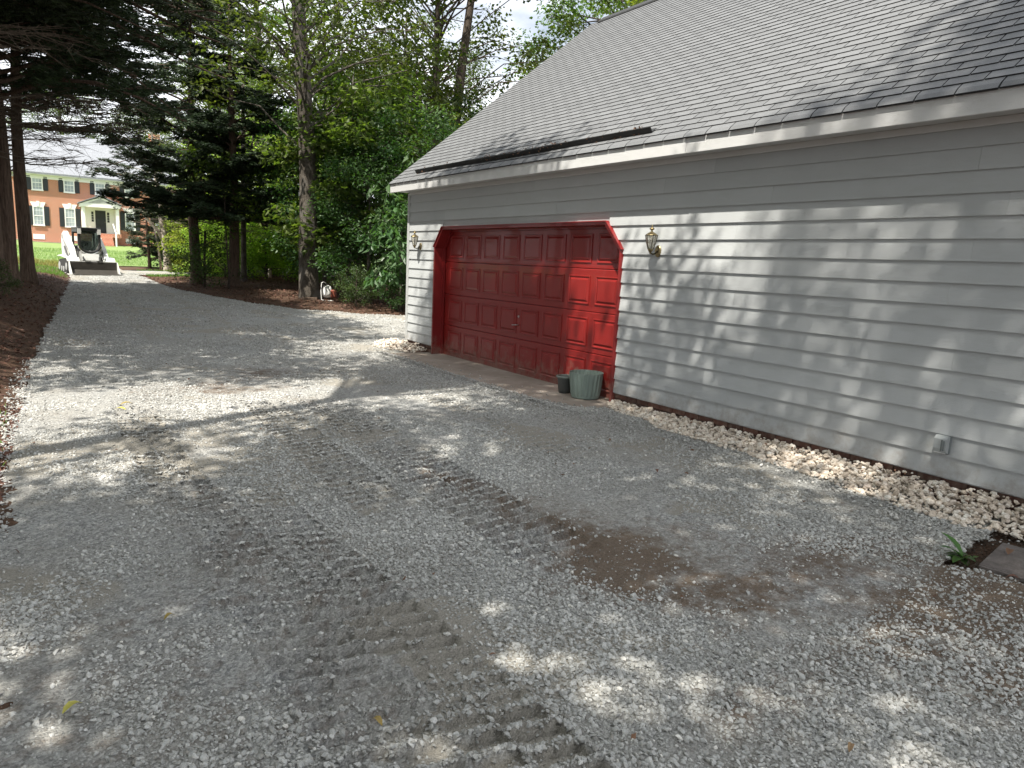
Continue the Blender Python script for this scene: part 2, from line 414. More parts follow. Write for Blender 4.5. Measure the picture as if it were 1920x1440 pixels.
def soil_mat():
    m, nt, b = mat('mulch_soil'); g = geo_pos(nt)
    n1 = noise(nt, g, 1.3, 5, .65); n2 = noise(nt, g, 38, 5, .75); n3 = noise(nt, geo_pos(nt, (1, 3, 1)), 60, 4, .7)
    c = ramp(nt, n2, [(.3, (.030, .018, .012)), (.5, (.085, .050, .034)), (.72, (.20, .135, .095))])
    c = mixc(nt, ramp(nt, n1, [(.4, (0, 0, 0)), (.75, (.7, .7, .7))]), c, (.15, .088, .055))
    nt.links.new(c, b.inputs['Base Color']); b.inputs['Roughness'].default_value = .95; b.inputs['Specular IOR Level'].default_value = .2
    bump(nt, b, N(nt, 'ShaderNodeMath', {0: n2, 1: n3}, operation='ADD').outputs[0], .9, .03); return m
M['mulch'] = soil_mat()
def lawn_mat():
    m, nt, b = mat('lawn_turf'); g = geo_pos(nt)
    n1 = noise(nt, geo_pos(nt, (.3, 1.2, 1)), 1.1, 5, .6); n2 = noise(nt, g, 30, 4, .8)
    c = ramp(nt, n2, [(.3, (.085, .13, .04)), (.7, (.17, .24, .08))])
    c = mixc(nt, ramp(nt, n1, [(.35, (0, 0, 0)), (.7, (.75, .75, .75))]), c, (.22, .31, .07))
    nt.links.new(c, b.inputs['Base Color']); b.inputs['Roughness'].default_value = .9
    bump(nt, b, n2, .8, .04); return m
M['lawn'] = lawn_mat()
def ground_far():
    m, nt, b = mat('woodland_floor'); g = geo_pos(nt)
    c = ramp(nt, noise(nt, g, .8, 6, .7), [(.35, (.055, .04, .025)), (.6, (.10, .10, .04)), (.8, (.12, .15, .05))])
    nt.links.new(c, b.inputs['Base Color']); b.inputs['Roughness'].default_value = .95
    bump(nt, b, noise(nt, g, 25, 5, .7), .8, .04); return m
M['woodfloor'] = ground_far()

def drive_mat():
    """crushed stone and stone dust; damp brown soil shows where the base shows through ('dirt' attribute)"""
    m, nt, b = mat('crushed_stone_ground'); g = geo_pos(nt)
    at = nt.nodes.new('ShaderNodeAttribute'); at.attribute_name = 'tint'
    v1 = N(nt, 'ShaderNodeTexVoronoi', {'Vector': g, 'Scale': 95.0, 'Randomness': 1.0})
    v2 = N(nt, 'ShaderNodeTexVoronoi', {'Vector': g, 'Scale': 48.0, 'Randomness': 1.0})
    n1 = noise(nt, g, 150, 4, .8); n2 = noise(nt, g, 1.1, 6, .65)
    bw = nt.nodes.new('ShaderNodeRGBToBW'); nt.links.new(v1.outputs['Color'], bw.inputs[0])
    bw2 = nt.nodes.new('ShaderNodeRGBToBW'); nt.links.new(v2.outputs['Color'], bw2.inputs[0])
    stone = ramp(nt, bw.outputs[0], [(.2, (.15, .155, .155)), (.5, (.35, .355, .345)), (.8, (.60, .595, .57))])
    stone2 = ramp(nt, bw2.outputs[0], [(.2, (.18, .185, .19)), (.5, (.35, .355, .35)), (.8, (.56, .56, .54))])
    stone = mixc(nt, .5, stone, stone2)
    dust = ramp(nt, n1, [(.3, (.23, .21, .175)), (.7, (.43, .40, .345))])
    fz = ramp(nt, n2, [(.38, (.15, .15, .15)), (.62, (.85, .85, .85))])
    dn = N(nt, 'ShaderNodeMapRange', {0: at.outputs['Fac'], 1: 0.0, 2: -.8, 3: 0.0, 4: .9}).outputs[0]
    fz = N(nt, 'ShaderNodeMath', {0: N(nt, 'ShaderNodeMath', {0: fz, 1: .6}, operation='MULTIPLY').outputs[0], 1: dn}, operation='MAXIMUM').outputs[0]
    c = mixc(nt, fz, stone, dust)
    dirt = ramp(nt, n1, [(.3, (.062, .043, .029)), (.7, (.22, .152, .100))])
    dsum = N(nt, 'ShaderNodeMath', {0: at.outputs['Fac'], 1: N(nt, 'ShaderNodeMapRange', {0: noise(nt, g, 9, 6, .7), 1: .3, 2: .7, 3: -.38, 4: .38}).outputs[0]}, operation='ADD').outputs[0]
    df = N(nt, 'ShaderNodeMapRange', {0: dsum, 1: .16, 2: .75, 3: 0.0, 4: .88}).outputs[0]
    c = mixc(nt, df, c, dirt)
    nt.links.new(c, b.inputs['Base Color']); b.inputs['Roughness'].default_value = .92; b.inputs['Specular IOR Level'].default_value = .25
    h1 = N(nt, 'ShaderNodeMath', {0: 1.0, 1: v1.outputs['Distance']}, operation='SUBTRACT').outputs[0]
    h2 = N(nt, 'ShaderNodeMath', {0: bw2.outputs[0], 1: v2.outputs['Distance']}, operation='SUBTRACT').outputs[0]
    h = N(nt, 'ShaderNodeMath', {0: h1, 1: h2}, operation='ADD').outputs[0]
    h = N(nt, 'ShaderNodeMath', {0: h, 1: n1}, operation='ADD').outputs[0]
    bump(nt, b, h, .9, .012); return m
M['drive'] = drive_mat()
def stone_mat(name, stops, attr='shade'):
    m, nt, b = mat(name)
    at = nt.nodes.new('ShaderNodeAttribute'); at.attribute_type = 'INSTANCER'; at.attribute_name = attr
    c = ramp(nt, at.outputs['Fac'], stops)
    v = coords(nt); c = mixc(nt, ramp(nt, noise(nt, v, 2.2, 4), [(.4, (.12, .12, .12)), (.7, (.6, .6, .6))]), c, (.40, .365, .305))
    nt.links.new(c, b.inputs['Base Color']); b.inputs['Roughness'].default_value = .8; b.inputs['Specular IOR Level'].default_value = .3
    bump(nt, b, noise(nt, v, 5, 4), .3, .15); return m
M['gravel'] = stone_mat('crushed_granite', [(0, (.14, .14, .135)), (.3, (.28, .29, .285)), (.6, (.43, .44, .435)), (.88, (.58, .585, .57)), (1, (.74, .72, .67))])
def river_mat():
    m, nt, b = mat('cream_river_stone'); oi = nt.nodes.new('ShaderNodeObjectInfo'); g = geo_pos(nt)
    at = nt.nodes.new('ShaderNodeAttribute'); at.attribute_name = 'tint'
    rnd = N(nt, 'ShaderNodeMath', {0: oi.outputs['Random'], 1: at.outputs['Fac']}, operation='ADD').outputs[0]
    rnd = N(nt, 'ShaderNodeMath', {0: rnd, 1: 1.0}, operation='MODULO').outputs[0]
    c = ramp(nt, rnd, [(0, (.42, .35, .28)), (.3, (.66, .57, .47)), (.6, (.74, .66, .56)), (.85, (.80, .76, .68)), (1, (.66, .56, .48))])
    c = mixc(nt, ramp(nt, noise(nt, g, 30, 4), [(.42, (0, 0, 0)), (.72, (.7, .7, .7))]), c, (.36, .29, .225))
    nt.links.new(c, b.inputs['Base Color']); b.inputs['Roughness'].default_value = .75; b.inputs['Specular IOR Level'].default_value = .3
    bump(nt, b, noise(nt, g, 80, 3), .3, .004); return m
M['river'] = river_mat()

# ---------------------------------------------------------------- terrain
def base_z(x, y):
    y = np.asarray(y, float)
    return np.where(y < 13, 0, np.where(y < 35, (y-13)*.025, np.where(y < 74, .55+(y-35)*.0305, 1.74 + (y-74)*.004)))
LE = np.array([(-4, -.75), (2.7, -.55), (4.3, -.30), (6.25, -.26), (8.6, -.19), (12.4, -.03), (16.2, .2), (23, .70), (25.75, .93), (32, 1.30), (37, 1.2), (40.2, .6)])
def left_edge(y): return np.interp(y, LE[:, 0], LE[:, 1])
BED = np.array([(16.5, 13.5), (18.75, 8.92), (19.03, 8.1), (19.6, 7.5), (20.3, 6.35), (22.3, 5.5), (24.4, 4.88), (27, 4.25), (29.7, 4.02), (31.7, 4.05), (34.5, 3.9), (36.6, 5.2), (37.2, 8.0), (37.3, 14)])
def right_edge(y):   # x of the bed edge at y
    return np.interp(y, BED[1:11, 0], BED[1:11, 1])
def ground_z(x, y):
    x = np.asarray(x, float); y = np.asarray(y, float)
    z = base_z(x, y)
    d = left_edge(y) - x
    amp = .03 + .27*sstep(8, 17, y) * (1-sstep(26, 34, y)) + .05*sstep(5, 10, y)
    z = z + amp*sstep(0, 1.0, d) + .03*sstep(0.02, .3, d)
    dr = x - right_edge(y)
    z = z + .09*sstep(0, 2.5, dr)*sstep(18, 20, y)*(1-sstep(33, 36, y))
    return z + (fbm(x, y, 1.3, 2)-.5)*.05*sstep(.05, .6, np.maximum(d, np.where(y > 18, dr, -1)))
# drive relief: tracks pressed by the loader
TR = [(.90, .40, .030, .6, 9.5), (2.72, .60, .023, 2.7, 9.8), (1.33, .42, .025, .6, 5.6), (2.10, .46, .018, 4.0, 9.6), (4.1, .40, .008, 4.5, 9.0), (1.9, .4, .006, 14, 30), (3.4, .4, .006, 14, 30)]
def track_center(x0, y): return x0 + .10*np.sin(np.asarray(y)*.55+x0) + .012*(np.asarray(y)-4)*(1 if x0 > 2 else .6)
def track_profile(x, y):
    """height, ridge mask and inside mask of the pressed track prints"""
    z = 0*x; rid = 0*x; ins = 0*x
    for x0, w, a, y0, y1 in TR:
        u = (x-track_center(x0, y))/(w/2)
        along = sstep(y0, y0+.8, y)*(1-sstep(y1-1.5, y1, y))
        msk = (1-sstep(.93, 1.06, np.abs(u)))*along*(.55+.45*sstep(.33, .50, fbm(x, y, .9, 21)))
        ph = y/.125 + .28*u*(1 if x0 < 2 else -1) + .5*np.floor(u*1.0+1e-6)*.6 + .18*(fbm(x, y, .45, 8)-.5)
        fr = ph % 1.0
        r_ = sstep(.44, .53, fr)*(1-sstep(.66, 1.0, fr))*(.75+.45*sstep(.28, .62, fbm(x, y, .12, 33, 2))) - .50*np.exp(-((fr-.40)/.06)**2)
        edge = np.exp(-((np.abs(u)-1.05)/.07)**2)*along
        mid = np.exp(-((u+.02)/.05)**2)*along
        h = msk*(-.70*a + np.where(mid > .25, mid*a*1.1, r_*a*1.25)) + edge*a*.6
        z = z+h; rid = np.maximum(rid, msk*np.maximum(r_, mid)+edge*.6); ins = np.maximum(ins, msk)
    return z, np.clip(rid, 0, 1), ins
def drive_relief(x, y):
    z = (fbm(x, y, .9, 4)-.5)*.030 + (fbm(x, y, .16, 11, 2)-.5)*.009 + (fbm(x, y, .045, 13, 2)-.5)*.007*(np.asarray(y) < 7)
    t_, _, in_ = track_profile(x, y)
    return z*(1-.55*in_) + t_
def dirt_amount(x, y, signed=False):
    d = 0
    for cx, cy, rx, ry, s in ((2.9, 3.7, .35, .9, .62), (2.75, 2.75, .55, .35, .66), (2.75, 4.9, .28, 1.2, .4), (3.3, 2.25, .7, .30, .72), (4.15, 1.6, .8, .30, 2.2), (3.8, 1.1, .6, .25, 1.1),
                              (4.4, 2.3, .8, .35, .45), (2.4, 1.6, .5, .25, .5), (.95, 5.2, .25, .5, .3), (1.0, 4.2, .2, .35, .2), (1.9, 9.6, .6, .7, .5), (3.0, 10.6, .6, .5, .5), (2.6, 8.3, .25, .6, .45), (3.4, 3.2, .7, .3, .4)):
        d = d + s*np.exp(-((x-cx)/rx)**2-((y-cy)/ry)**2)
    n = fbm(x, y, .55, 31, 4)
    _, rd_, in_ = track_profile(x, y); tr_ = in_*(1-.75*rd_)
    dust = np.clip(tr_*.8 + sstep(.52, .70, fbm(x, y, .9, 81, 4)), 0, 1)
    d = np.clip(d*(.45+1.4*(n-.25)) + .22*sstep(.58, .72, fbm(x, y, 1.7, 51, 4)), 0, 1)
    return np.where(d > .12, d, -dust) if signed else d
def drive_z(x, y): return ground_z(x, y) + drive_relief(x, y) + .012

def grid_mesh(name, xs, ys, zf, keep, material, tintf=None, kind='structure', smooth=True):
    X, Y = np.meshgrid(xs, ys, indexing='ij'); Z = zf(X, Y)
    nx, ny = X.shape; idx = np.arange(nx*ny).reshape(nx, ny)
    Fq = np.stack([idx[:-1, :-1], idx[1:, :-1], idx[1:, 1:], idx[:-1, 1:]], -1).reshape(-1, 4)
    if keep is not None:
        cx = (X[:-1, :-1]+X[1:, 1:])/2; cy = (Y[:-1, :-1]+Y[1:, 1:])/2
        Fq = Fq[keep(cx, cy).ravel()]
    used = np.unique(Fq); mp_ = -np.ones(nx*ny, int); mp_[used] = np.arange(len(used))
    V = np.stack([X.ravel(), Y.ravel(), Z.ravel()], -1)[used]
    t = tintf(V[:, 0], V[:, 1]) if tintf else None
    o = link_mesh(name, V, mp_[Fq], material, smooth=smooth, tint=t); o['kind'] = kind; return o
def geomspace_axis(a, b, s0, s1):
    v = [a]; 
    while v[-1] < b:
        t = (v[-1]-a)/(b-a); v.append(v[-1] + s0*(s1/s0)**t)
    return np.array(v)
def on_drive(x, y):
    n = (fbm(x, y, .35, 5)-.5)*.16 + (fbm(x, y, .08, 15, 2)-.5)*.05
    a = x > left_edge(y)+n
    garage = (x < 5.36+n*.8) | (y > 13.15)
    garage = garage | ((y > 12.15) & (x < 5.85+n)) | ((y < 6.65) & (x < 6.0+n*.3))
    r = np.where(x < 7.5, (y < 19.6) | (x < right_edge(y)+n), y < np.interp(x, [7.5, 8.1, 8.92, 13.5], [19.6, 19.03, 18.75, 16.5])+n) & (x < 13.4)
    r = r | ((y > 34.8+.25*np.maximum(0, x-5)) & (y < 37.6+n) & (x < 8.2))
    step = ~((x > 4.72+n*2.2+.25*np.maximum(0, 1.6-y)) & (y < 2.03+n*1.5+(x-5.1)*.12) & (y > .2))
    return a & garage & r & (y < 40) & step

# ground sheet, large enough for the horizon, denser near the camera
ys = np.concatenate([geomspace_axis(-30, -4, 4, .8)[:-1], geomspace_axis(-4, 45, .25, .5), geomspace_axis(46, 300, 1, 30)])
xs = np.concatenate([geomspace_axis(-8, 18, .25, .35)])
xs = np.concatenate([-8-geomspace_axis(.5, 200, .5, 30)[::-1], xs, xs[-1]+geomspace_axis(.5, 250, .5, 30)])
ground = grid_mesh('ground', xs, np.sort(np.unique(np.round(ys, 4))), lambda x, y: ground_z(x, y)-.03*((x > -.1) & (x < 14) & (y < 40)), None, M['mulch'])
tag(ground, kind='structure')

ds = grid_mesh('gravel_driveway', np.arange(-.8, 6.3, .0185), geomspace_axis(.4, 12.5, .013, .05), drive_z, lambda x, y: on_drive(x, y) & (x < 6.35), M['drive'], lambda x, y: dirt_amount(x, y, True))
ds2 = grid_mesh('gravel_driveway', np.arange(-.6, 14.2, .07), geomspace_axis(ds.data.vertices[len(ds.data.vertices)-1].co.y if False else 12.45, 40.2, .06, .14), drive_z, on_drive, M['drive'], lambda x, y: dirt_amount(x, y, True))
ds2.location.z = -.003

# lawn in front of the brick house and woodland floor to the right
grid_mesh('lawn', np.arange(-30, 40, .8), np.arange(39.2, 92, .8), lambda x, y: ground_z(x, y)+.03, lambda x, y: (y > 40.1+ .9*np.sin(x*.35)) , M['lawn'])
grid_mesh('woodland_floor', np.arange(12, 90, 1.0), np.arange(14, 90, 1.0), lambda x, y: ground_z(x, y)+.02, lambda x, y: (x > 14.1+np.sin(y*.7)*.6), M['woodfloor'])
# pale verge where the lane meets the street, right of the loader
grid_mesh('lane_verge', np.arange(3.6, 16, .15), np.arange(37.2, 40.4, .15), lambda x, y: ground_z(x, y)+.025, lambda x, y: (y > 38.0+.3*np.sin(x*1.3)), M['mulch'])

# concrete apron before the garage door
ap = MB(); nY = 40
def apron(x0, x1, y0, y1):
    xs_ = np.linspace(x0, x1, 14); ys_ = np.linspace(y0, y1, 60); X, Y = np.meshgrid(xs_, ys_, indexing='ij')
    Z = .012 + (fbm(X, Y, .6, 3)-.5)*.010; Z[0, :] = -.05; Z[:, 0] = -.05; Z[:, -1] = -.05
    idx = np.arange(X.size).reshape(X.shape)
    Fq = np.stack([idx[:-1, :-1], idx[1:, :-1], idx[1:, 1:], idx[:-1, 1:]], -1).reshape(-1, 4)
    o = link_mesh('concrete_apron', np.stack([X.ravel(), Y.ravel(), Z.ravel()], -1), Fq, M['concrete'], smooth=True); tag(o, kind='structure'); return o
apron(5.26, 6.60, 6.55, 12.22)

# ---------------------------------------------------------------- gravel stones (instanced on points)
def rock(seed, flat=.6, sub=1, ang=.28):
    import bmesh
    r = random.Random(seed); bm = bmesh.new(); bmesh.ops.create_icosphere(bm, subdivisions=sub, radius=.5)
    for v in bm.verts:
        v.co *= 1 + (r.random()-.5)*ang*2
    for _ in range(3):   # broken faces
        n = Vector((r.uniform(-1, 1), r.uniform(-1, 1), r.uniform(-1, 1))).normalized(); d = r.uniform(.24, .40)
        for v in bm.verts:
            k = v.co.dot(n)
            if k > d: v.co -= n*(k-d)
    for v in bm.verts: v.co = Vector((v.co.x*r.uniform(.98, 1.02), v.co.y*.78, v.co.z*flat))
    me = bpy.data.meshes.new('stone'); bm.to_mesh(me); bm.free(); return me
stone_src = bpy.data.collections.new('stone_sources')
for i in range(7):
    me = rock(100+i, random.uniform(.4, .7), 1); me.materials.append(M['gravel'])
    stone_src.objects.link(bpy.data.objects.new('stone_source', me))
def point_instances(name, P, Rt, S, shade, src_col, label_kind='stuff'):
    me = bpy.data.meshes.new(name); me.vertices.add(len(P)); me.vertices.foreach_set('co', np.asarray(P, np.float32).ravel())
    a = me.attributes.new('rot', 'FLOAT_VECTOR', 'POINT'); a.data.foreach_set('vector', np.asarray(Rt, np.float32).ravel())
    a = me.attributes.new('scl', 'FLOAT', 'POINT'); a.data.foreach_set('value', np.asarray(S, np.float32))
    a = me.attributes.new('shade', 'FLOAT', 'POINT'); a.data.foreach_set('value', np.asarray(shade, np.float32))
    o = bpy.data.objects.new(name, me); COL.objects.link(o); o['kind'] = label_kind
    ng = bpy.data.node_groups.new(name+'_nodes', 'GeometryNodeTree')
    ng.interface.new_socket('Geometry', in_out='INPUT', socket_type='NodeSocketGeometry'); ng.interface.new_socket('Geometry', in_out='OUTPUT', socket_type='NodeSocketGeometry')
    gi = ng.nodes.new('NodeGroupInput'); go = ng.nodes.new('NodeGroupOutput')
    mp_ = ng.nodes.new('GeometryNodeMeshToPoints'); ip = ng.nodes.new('GeometryNodeInstanceOnPoints'); ci = ng.nodes.new('GeometryNodeCollectionInfo')
    ci.inputs['Collection'].default_value = src_col; ci.inputs['Separate Children'].default_value = True; ci.inputs['Reset Children'].default_value = True
    def attr(nm, ty):
        n = ng.nodes.new('GeometryNodeInputNamedAttribute'); n.data_type = ty; n.inputs['Name'].default_value = nm; return n.outputs['Attribute']
    ng.links.new(gi.outputs[0], mp_.inputs['Mesh']); ng.links.new(mp_.outputs[0], ip.inputs['Points']); ng.links.new(ci.outputs[0], ip.inputs['Instance'])
    ip.inputs['Pick Instance'].default_value = True
    e2r = ng.nodes.new('FunctionNodeEulerToRotation'); ng.links.new(attr('rot', 'FLOAT_VECTOR'), e2r.inputs[0]); ng.links.new(e2r.outputs[0], ip.inputs['Rotation'])
    ng.links.new(attr('scl', 'FLOAT'), ip.inputs['Scale']); ng.links.new(ip.outputs[0], go.inputs[0])
    md = o.modifiers.new('scatter', 'NODES'); md.node_group = ng
    return o
def in_view(x, y, z, mx=1.06):
    D = np.stack([x, y, z-CAMZ], -1); d = D@cF; u = (D@cR)/d*1328.23/960; v = (D@cU)/d*1328.23/720
    return (d > .3) & (np.abs(u) < mx) & (np.abs(v) < mx)
def scatter_zone(x0, x1, y0, y1, dens, smin, smean, smax, thin=1.0):
    n = int((x1-x0)*(y1-y0)*dens); x = rng.uniform(x0, x1, n); y = rng.uniform(y0, y1, n)
    patch = fbm(x, y, .8, 61, 4); dirt = dirt_amount(x, y)
    pk = np.clip(sstep(.34, .60, patch)*1.05 + .10, 0, 1)*(1-.55*dirt)
    _, rd_, in_ = track_profile(x, y); pk = pk*(1-.88*np.clip(in_*1.2, 0, 1)*(1-rd_))+.30*rd_*in_
    k = (rng.random(n) < pk*thin) & on_drive(x, y); x, y, patch = x[k], y[k], patch[k]
    z = drive_z(x, y); k = in_view(x, y, z); x, y, z, patch = x[k], y[k], z[k], patch[k]
    s = np.clip(smean*np.exp(rng.normal(0, .52, len(x)))*(.70+.7*patch), smin, smax)
    return x, y, z, s
zs = [scatter_zone(-.7, 6.1, .5, 4.2, 7800, .005, .0125, .040), scatter_zone(-.7, 6.1, 4.2, 8, 4600, .007, .0145, .036), scatter_zone(-.5, 6.1, 8, 14, 1900, .010, .018, .040), scatter_zone(-.5, 13, 14, 36, 330, .018, .028, .05)]
x, y, z, s = [np.concatenate([q[i] for q in zs]) for i in range(4)]
print('gravel stones', len(x))
sh = np.clip(rng.normal(.5, .2, len(x)) + (fbm(x, y, .7, 71)-.5)*.5, 0, 1)
point_instances('gravel', np.stack([x, y, z+s*.10], -1), np.stack([rng.normal(0, .45, len(x)), rng.normal(0, .45, len(x)), rng.uniform(0, 6.28, len(x))], -1), s, sh, stone_src)
# ridge of loose stones along the apron and the left edge
def line_scatter(n, px, py, wx, smean):
    t = rng.random(n); x = np.interp(t, np.linspace(0, 1, len(px)), px)+rng.normal(0, wx, n); y = np.interp(t, np.linspace(0, 1, len(py)), py)+rng.normal(0, wx, n)
    s = np.clip(smean*np.exp(rng.normal(0, .4, n)), .006, .045); return x, y, s
segs = [line_scatter(7000, [5.33, 5.30, 5.27, 5.31, 5.5, 5.85], [12.2, 11, 9, 7.4, 6.65, 6.45], .085, .019), line_scatter(260, [5.5, 5.55, 5.6], [11.8, 9.5, 7.2], .16, .016),
        line_scatter(1600, [-.27, -.30, -.25, -.05], [3.0, 6.25, 8.6, 12.4], .06, .02), line_scatter(900, [5.62, 5.62, 5.5, 5.45], [5.2, 3.7, 2.7, 2.0], .10, .02)]
x, y, s = [np.concatenate([q[i] for q in segs]) for i in range(3)]
z = np.where((x > 5.26) & (y > 6.55) & (y < 12.2), .014+np.maximum(0, .05-(x-5.26)*.25)*rng.random(len(x)), drive_z(x, y)+.01*rng.random(len(x)))
point_instances('gravel', np.stack([x, y, z+s*.2], -1), np.stack([rng.normal(0, .5, len(x)), rng.normal(0, .5, len(x)), rng.uniform(0, 6.28, len(x))], -1), s, np.clip(rng.normal(.55, .2, len(x)), 0, 1), stone_src)

# ---------------------------------------------------------------- cream river stones along the wall
def rounded(seed):
    import bmesh
    r = random.Random(seed); bm = bmesh.new(); bmesh.ops.create_icosphere(bm, subdivisions=2 if seed < 0 else 1, radius=.5)
    for v in bm.verts: v.co *= 1+(r.random()-.5)*.26
    for _ in range(3):
        n = Vector((r.uniform(-1, 1), r.uniform(-1, 1), r.uniform(-1, 1))).normalized(); d = r.uniform(.3, .42)
        for v in bm.verts:
            k = v.co.dot(n)
            if k > d: v.co -= n*(k-d)*.8
    bmesh.ops.subdivide_edges(bm, edges=bm.edges[:], cuts=0)
    for v in bm.verts: v.co = Vector((v.co.x, v.co.y*.78, v.co.z*.62))
    me = bpy.data.meshes.new('stone'); bm.to_mesh(me); bm.free()
    me.polygons.foreach_set('use_smooth', np.zeros(len(me.polygons), dtype=bool))
    a = me.attributes.new('tint', 'FLOAT', 'POINT'); a.data.foreach_set('value', np.full(len(me.vertices), r.random()*.3, np.float32))
    me.materials.append(M['river']); return me
river_src = [rounded(200+i) for i in range(9)]
def joined_stones(name, P, Rt, S, parent):
    Vs, Fs, T, n = [], [], [], 0
    for i in range(len(P)):
        me = river_src[i % 9]; v = np.array([w.co for w in me.vertices]); f = np.array([p.vertices[:] for p in me.polygons])
        Rm = np.array(Matrix.Rotation(Rt[i][2], 3, 'Z') @ Matrix.Rotation(Rt[i][0], 3, 'X') @ Matrix.Rotation(Rt[i][1], 3, 'Y'))
        Vs.append((v*S[i])@Rm.T + P[i]); Fs.append(f+n); n += len(v); T.append(np.full(len(v), rng.random()))
    o = link_mesh(name, np.concatenate(Vs), np.concatenate(Fs), M['river'], parent, tint=np.concatenate(T)); o['kind'] = 'stuff'; return o
def stone_bed(root, ylo, yhi, xout, n, hgt, single):
    y = rng.uniform(ylo, yhi, n); xo = np.interp(y, xout[:, 0], xout[:, 1]) + (fbm(y*0, y, .3, 7)-.5)*.22
    x = 6.27-(6.27-xo)*rng.random(n)**.85
    u = (6.27-x)/(6.27-xo+1e-6)
    hh = np.interp(y, hgt[:, 0], hgt[:, 1])*(1-u**2.2) + .012
    lay = rng.random(n); z = hh*(.35+.65*lay) + (fbm(x, y, .18, 3)-.5)*.03 + drive_z(x, y)*.5
    s = np.clip(.040*np.exp(rng.normal(0, .36, n)), .018, .085)
    P = np.stack([x, y, z+s*.12], -1); Rt = np.stack([rng.normal(0, .5, n), rng.normal(0, .5, n), rng.uniform(0, 6.28, n)], -1)
    d = np.linalg.norm(P-np.array([0, 0, CAMZ]), axis=1) - lay*.8; o_ = np.argsort(d)
    vis = in_view(P[:, 0], P[:, 1], P[:, 2], 1.0); o_ = np.array([i for i in o_ if vis[i]] + [i for i in o_ if not vis[i]])
    for i in o_[:single]:
        share(river_src[i % 9], 'stone', root, P[i], Rt[i], (s[i],)*3)
    joined_stones('stones', P[o_[single:]], Rt[o_[single:]], s[o_[single:]], root)
sb = thing('stone_border', 'long bed of cream river stones under the wall right of the red door', 'stone bed')
stone_bed(sb, 1.0, 6.72, np.array([(1.0, 5.62), (1.9, 5.68), (2.6, 5.56), (3.7, 5.72), (5, 5.76), (6.3, 5.92), (6.72, 6.12)]), 5400, np.array([(1, .13), (2.5, .12), (4, .085), (6.7, .045)]), 290)
sb2 = thing('stone_border', 'small pile of cream stones at the far garage corner left of the red door', 'stone bed')
stone_bed(sb2, 12.1, 13.7, np.array([(12.1, 6.0), (12.4, 5.75), (13.2, 5.62), (13.7, 5.9)]), 620, np.array([(12, .06), (12.6, .13), (13.7, .10)]), 60)

# ================================================================ the garage
YN, YF = -0.6, 13.02           # near and far end of the long wall
XW = 6.27                      # sheathing plane; siding stands proud of it
LAP, Z0 = .178, .164
garage = thing('garage', 'grey lap sided garage with steep shingle roof and wide red door', 'garage')
TOPZ, CHZ = 2.352, 1.998; YR0, YR1 = 6.79, 7.12; YL0, YL1 = 11.87, 11.57
def yr(z): return YR0 if z < CHZ else YR0+(z-CHZ)/(TOPZ-CHZ)*(YR1-YR0)
def yl(z): return YL0 if z < CHZ else YL0-(z-CHZ)/(TOPZ-CHZ)*(YL0-YL1)
b = MB()   # sheathing behind the boards, gables, back wall
b.box(XW, XW+.10, YN, YR0+.02, .15, 3.03); b.box(XW, XW+.10, YL0-.02, YF, .15, 3.03)
b.box(XW, XW+.10, YR0+.022, YL0-.022, TOPZ+.0, 3.03)
b.prism([(YR0+.02, CHZ-.02), (YR1+.02, TOPZ-.002), (YR0+.02, TOPZ-.002)], XW, XW+.1)
b.prism([(YL0-.02, CHZ-.02), (YL0-.02, TOPZ-.002), (YL1-.02, TOPZ-.002)], XW, XW+.1)
RX, RZ = 10.79, 7.16; EX, EZ = 5.93, 3.195       # ridge and eave of the shingle surface
sl = (RZ-EZ)/(RX-EX)
def roofz(x): return EZ + (x-EX)*sl
for yy in (YN, YF-.1):
    b.prism([(XW+.102, .15), (15.3, .15), (15.3, 3.0), (RX, RZ-.30), (XW+.102, 3.0+.1)], yy, yy+.1, 'y')
b.box(15.305, 15.4, YN, YF, .15, 3.0)
b.build('wall', M['siding'], garage)
b = MB(); b.box(XW+.06, XW+.25, YN, YR0-.0, -.25, .149); b.box(XW+.06, XW+.25, YL0, YF, -.25, .149); b.build('foundation', M['mortar'], garage)
# lap boards
def board(y0b, y0t, y1b, y1t, z0, z1):
    """one tapered lap board; a chamfered butt edge catches the light"""
    xb, xt = 6.247, 6.268
    V = [(xb, y0b, z0), (xb+.0, y1b, z0), (xt, y1t, z1+.012), (xt, y0t, z1+.012), (XW+.0, y0b, z0+.001), (XW+.0, y1b, z0+.001), (XW+.001, y1t, z1+.012), (XW+.001, y0t, z1+.012)]
    m_ = MB(); m_.add(V, [(0, 1, 2, 3), (4, 7, 6, 5), (0, 4, 5, 1), (3, 2, 6, 7), (0, 3, 7, 4), (1, 5, 6, 2)]); return m_.build('siding_board', M['siding'], garage)
rj = random.Random(21)
for k in range(16):
    z0 = Z0+k*LAP; z1 = min(z0+LAP, 3.02)
    spans = []
    if z0 < TOPZ-.05:
        zt = min(z1, TOPZ)
        spans.append((YN, YN, yr(z0)-.0, yr(zt)-.0)); spans.append((yl(z0), yl(zt), YF-.06, YF-.06))
    else: spans.append((YN, YN, YF-.06, YF-.06))
    for a0, a1, b0, b1 in spans:
        cuts = []; p = a0 + rj.uniform(1.6, 3.6)
        while p < b0-1.2: cuts.append(p); p += rj.uniform(3.2, 3.66)
        e0, t0 = a0, a1
        for c in cuts:
            board(e0, t0, c-.0007, c-.0007, z0, z1); e0 = t0 = c+.0007
        board(e0, t0, b0, b1, z0, z1)
MB().bbox(6.238, 6.30, YF-.06, YF+.02, .15, 3.02, .004).build('corner_board', M['trimdark'], garage)
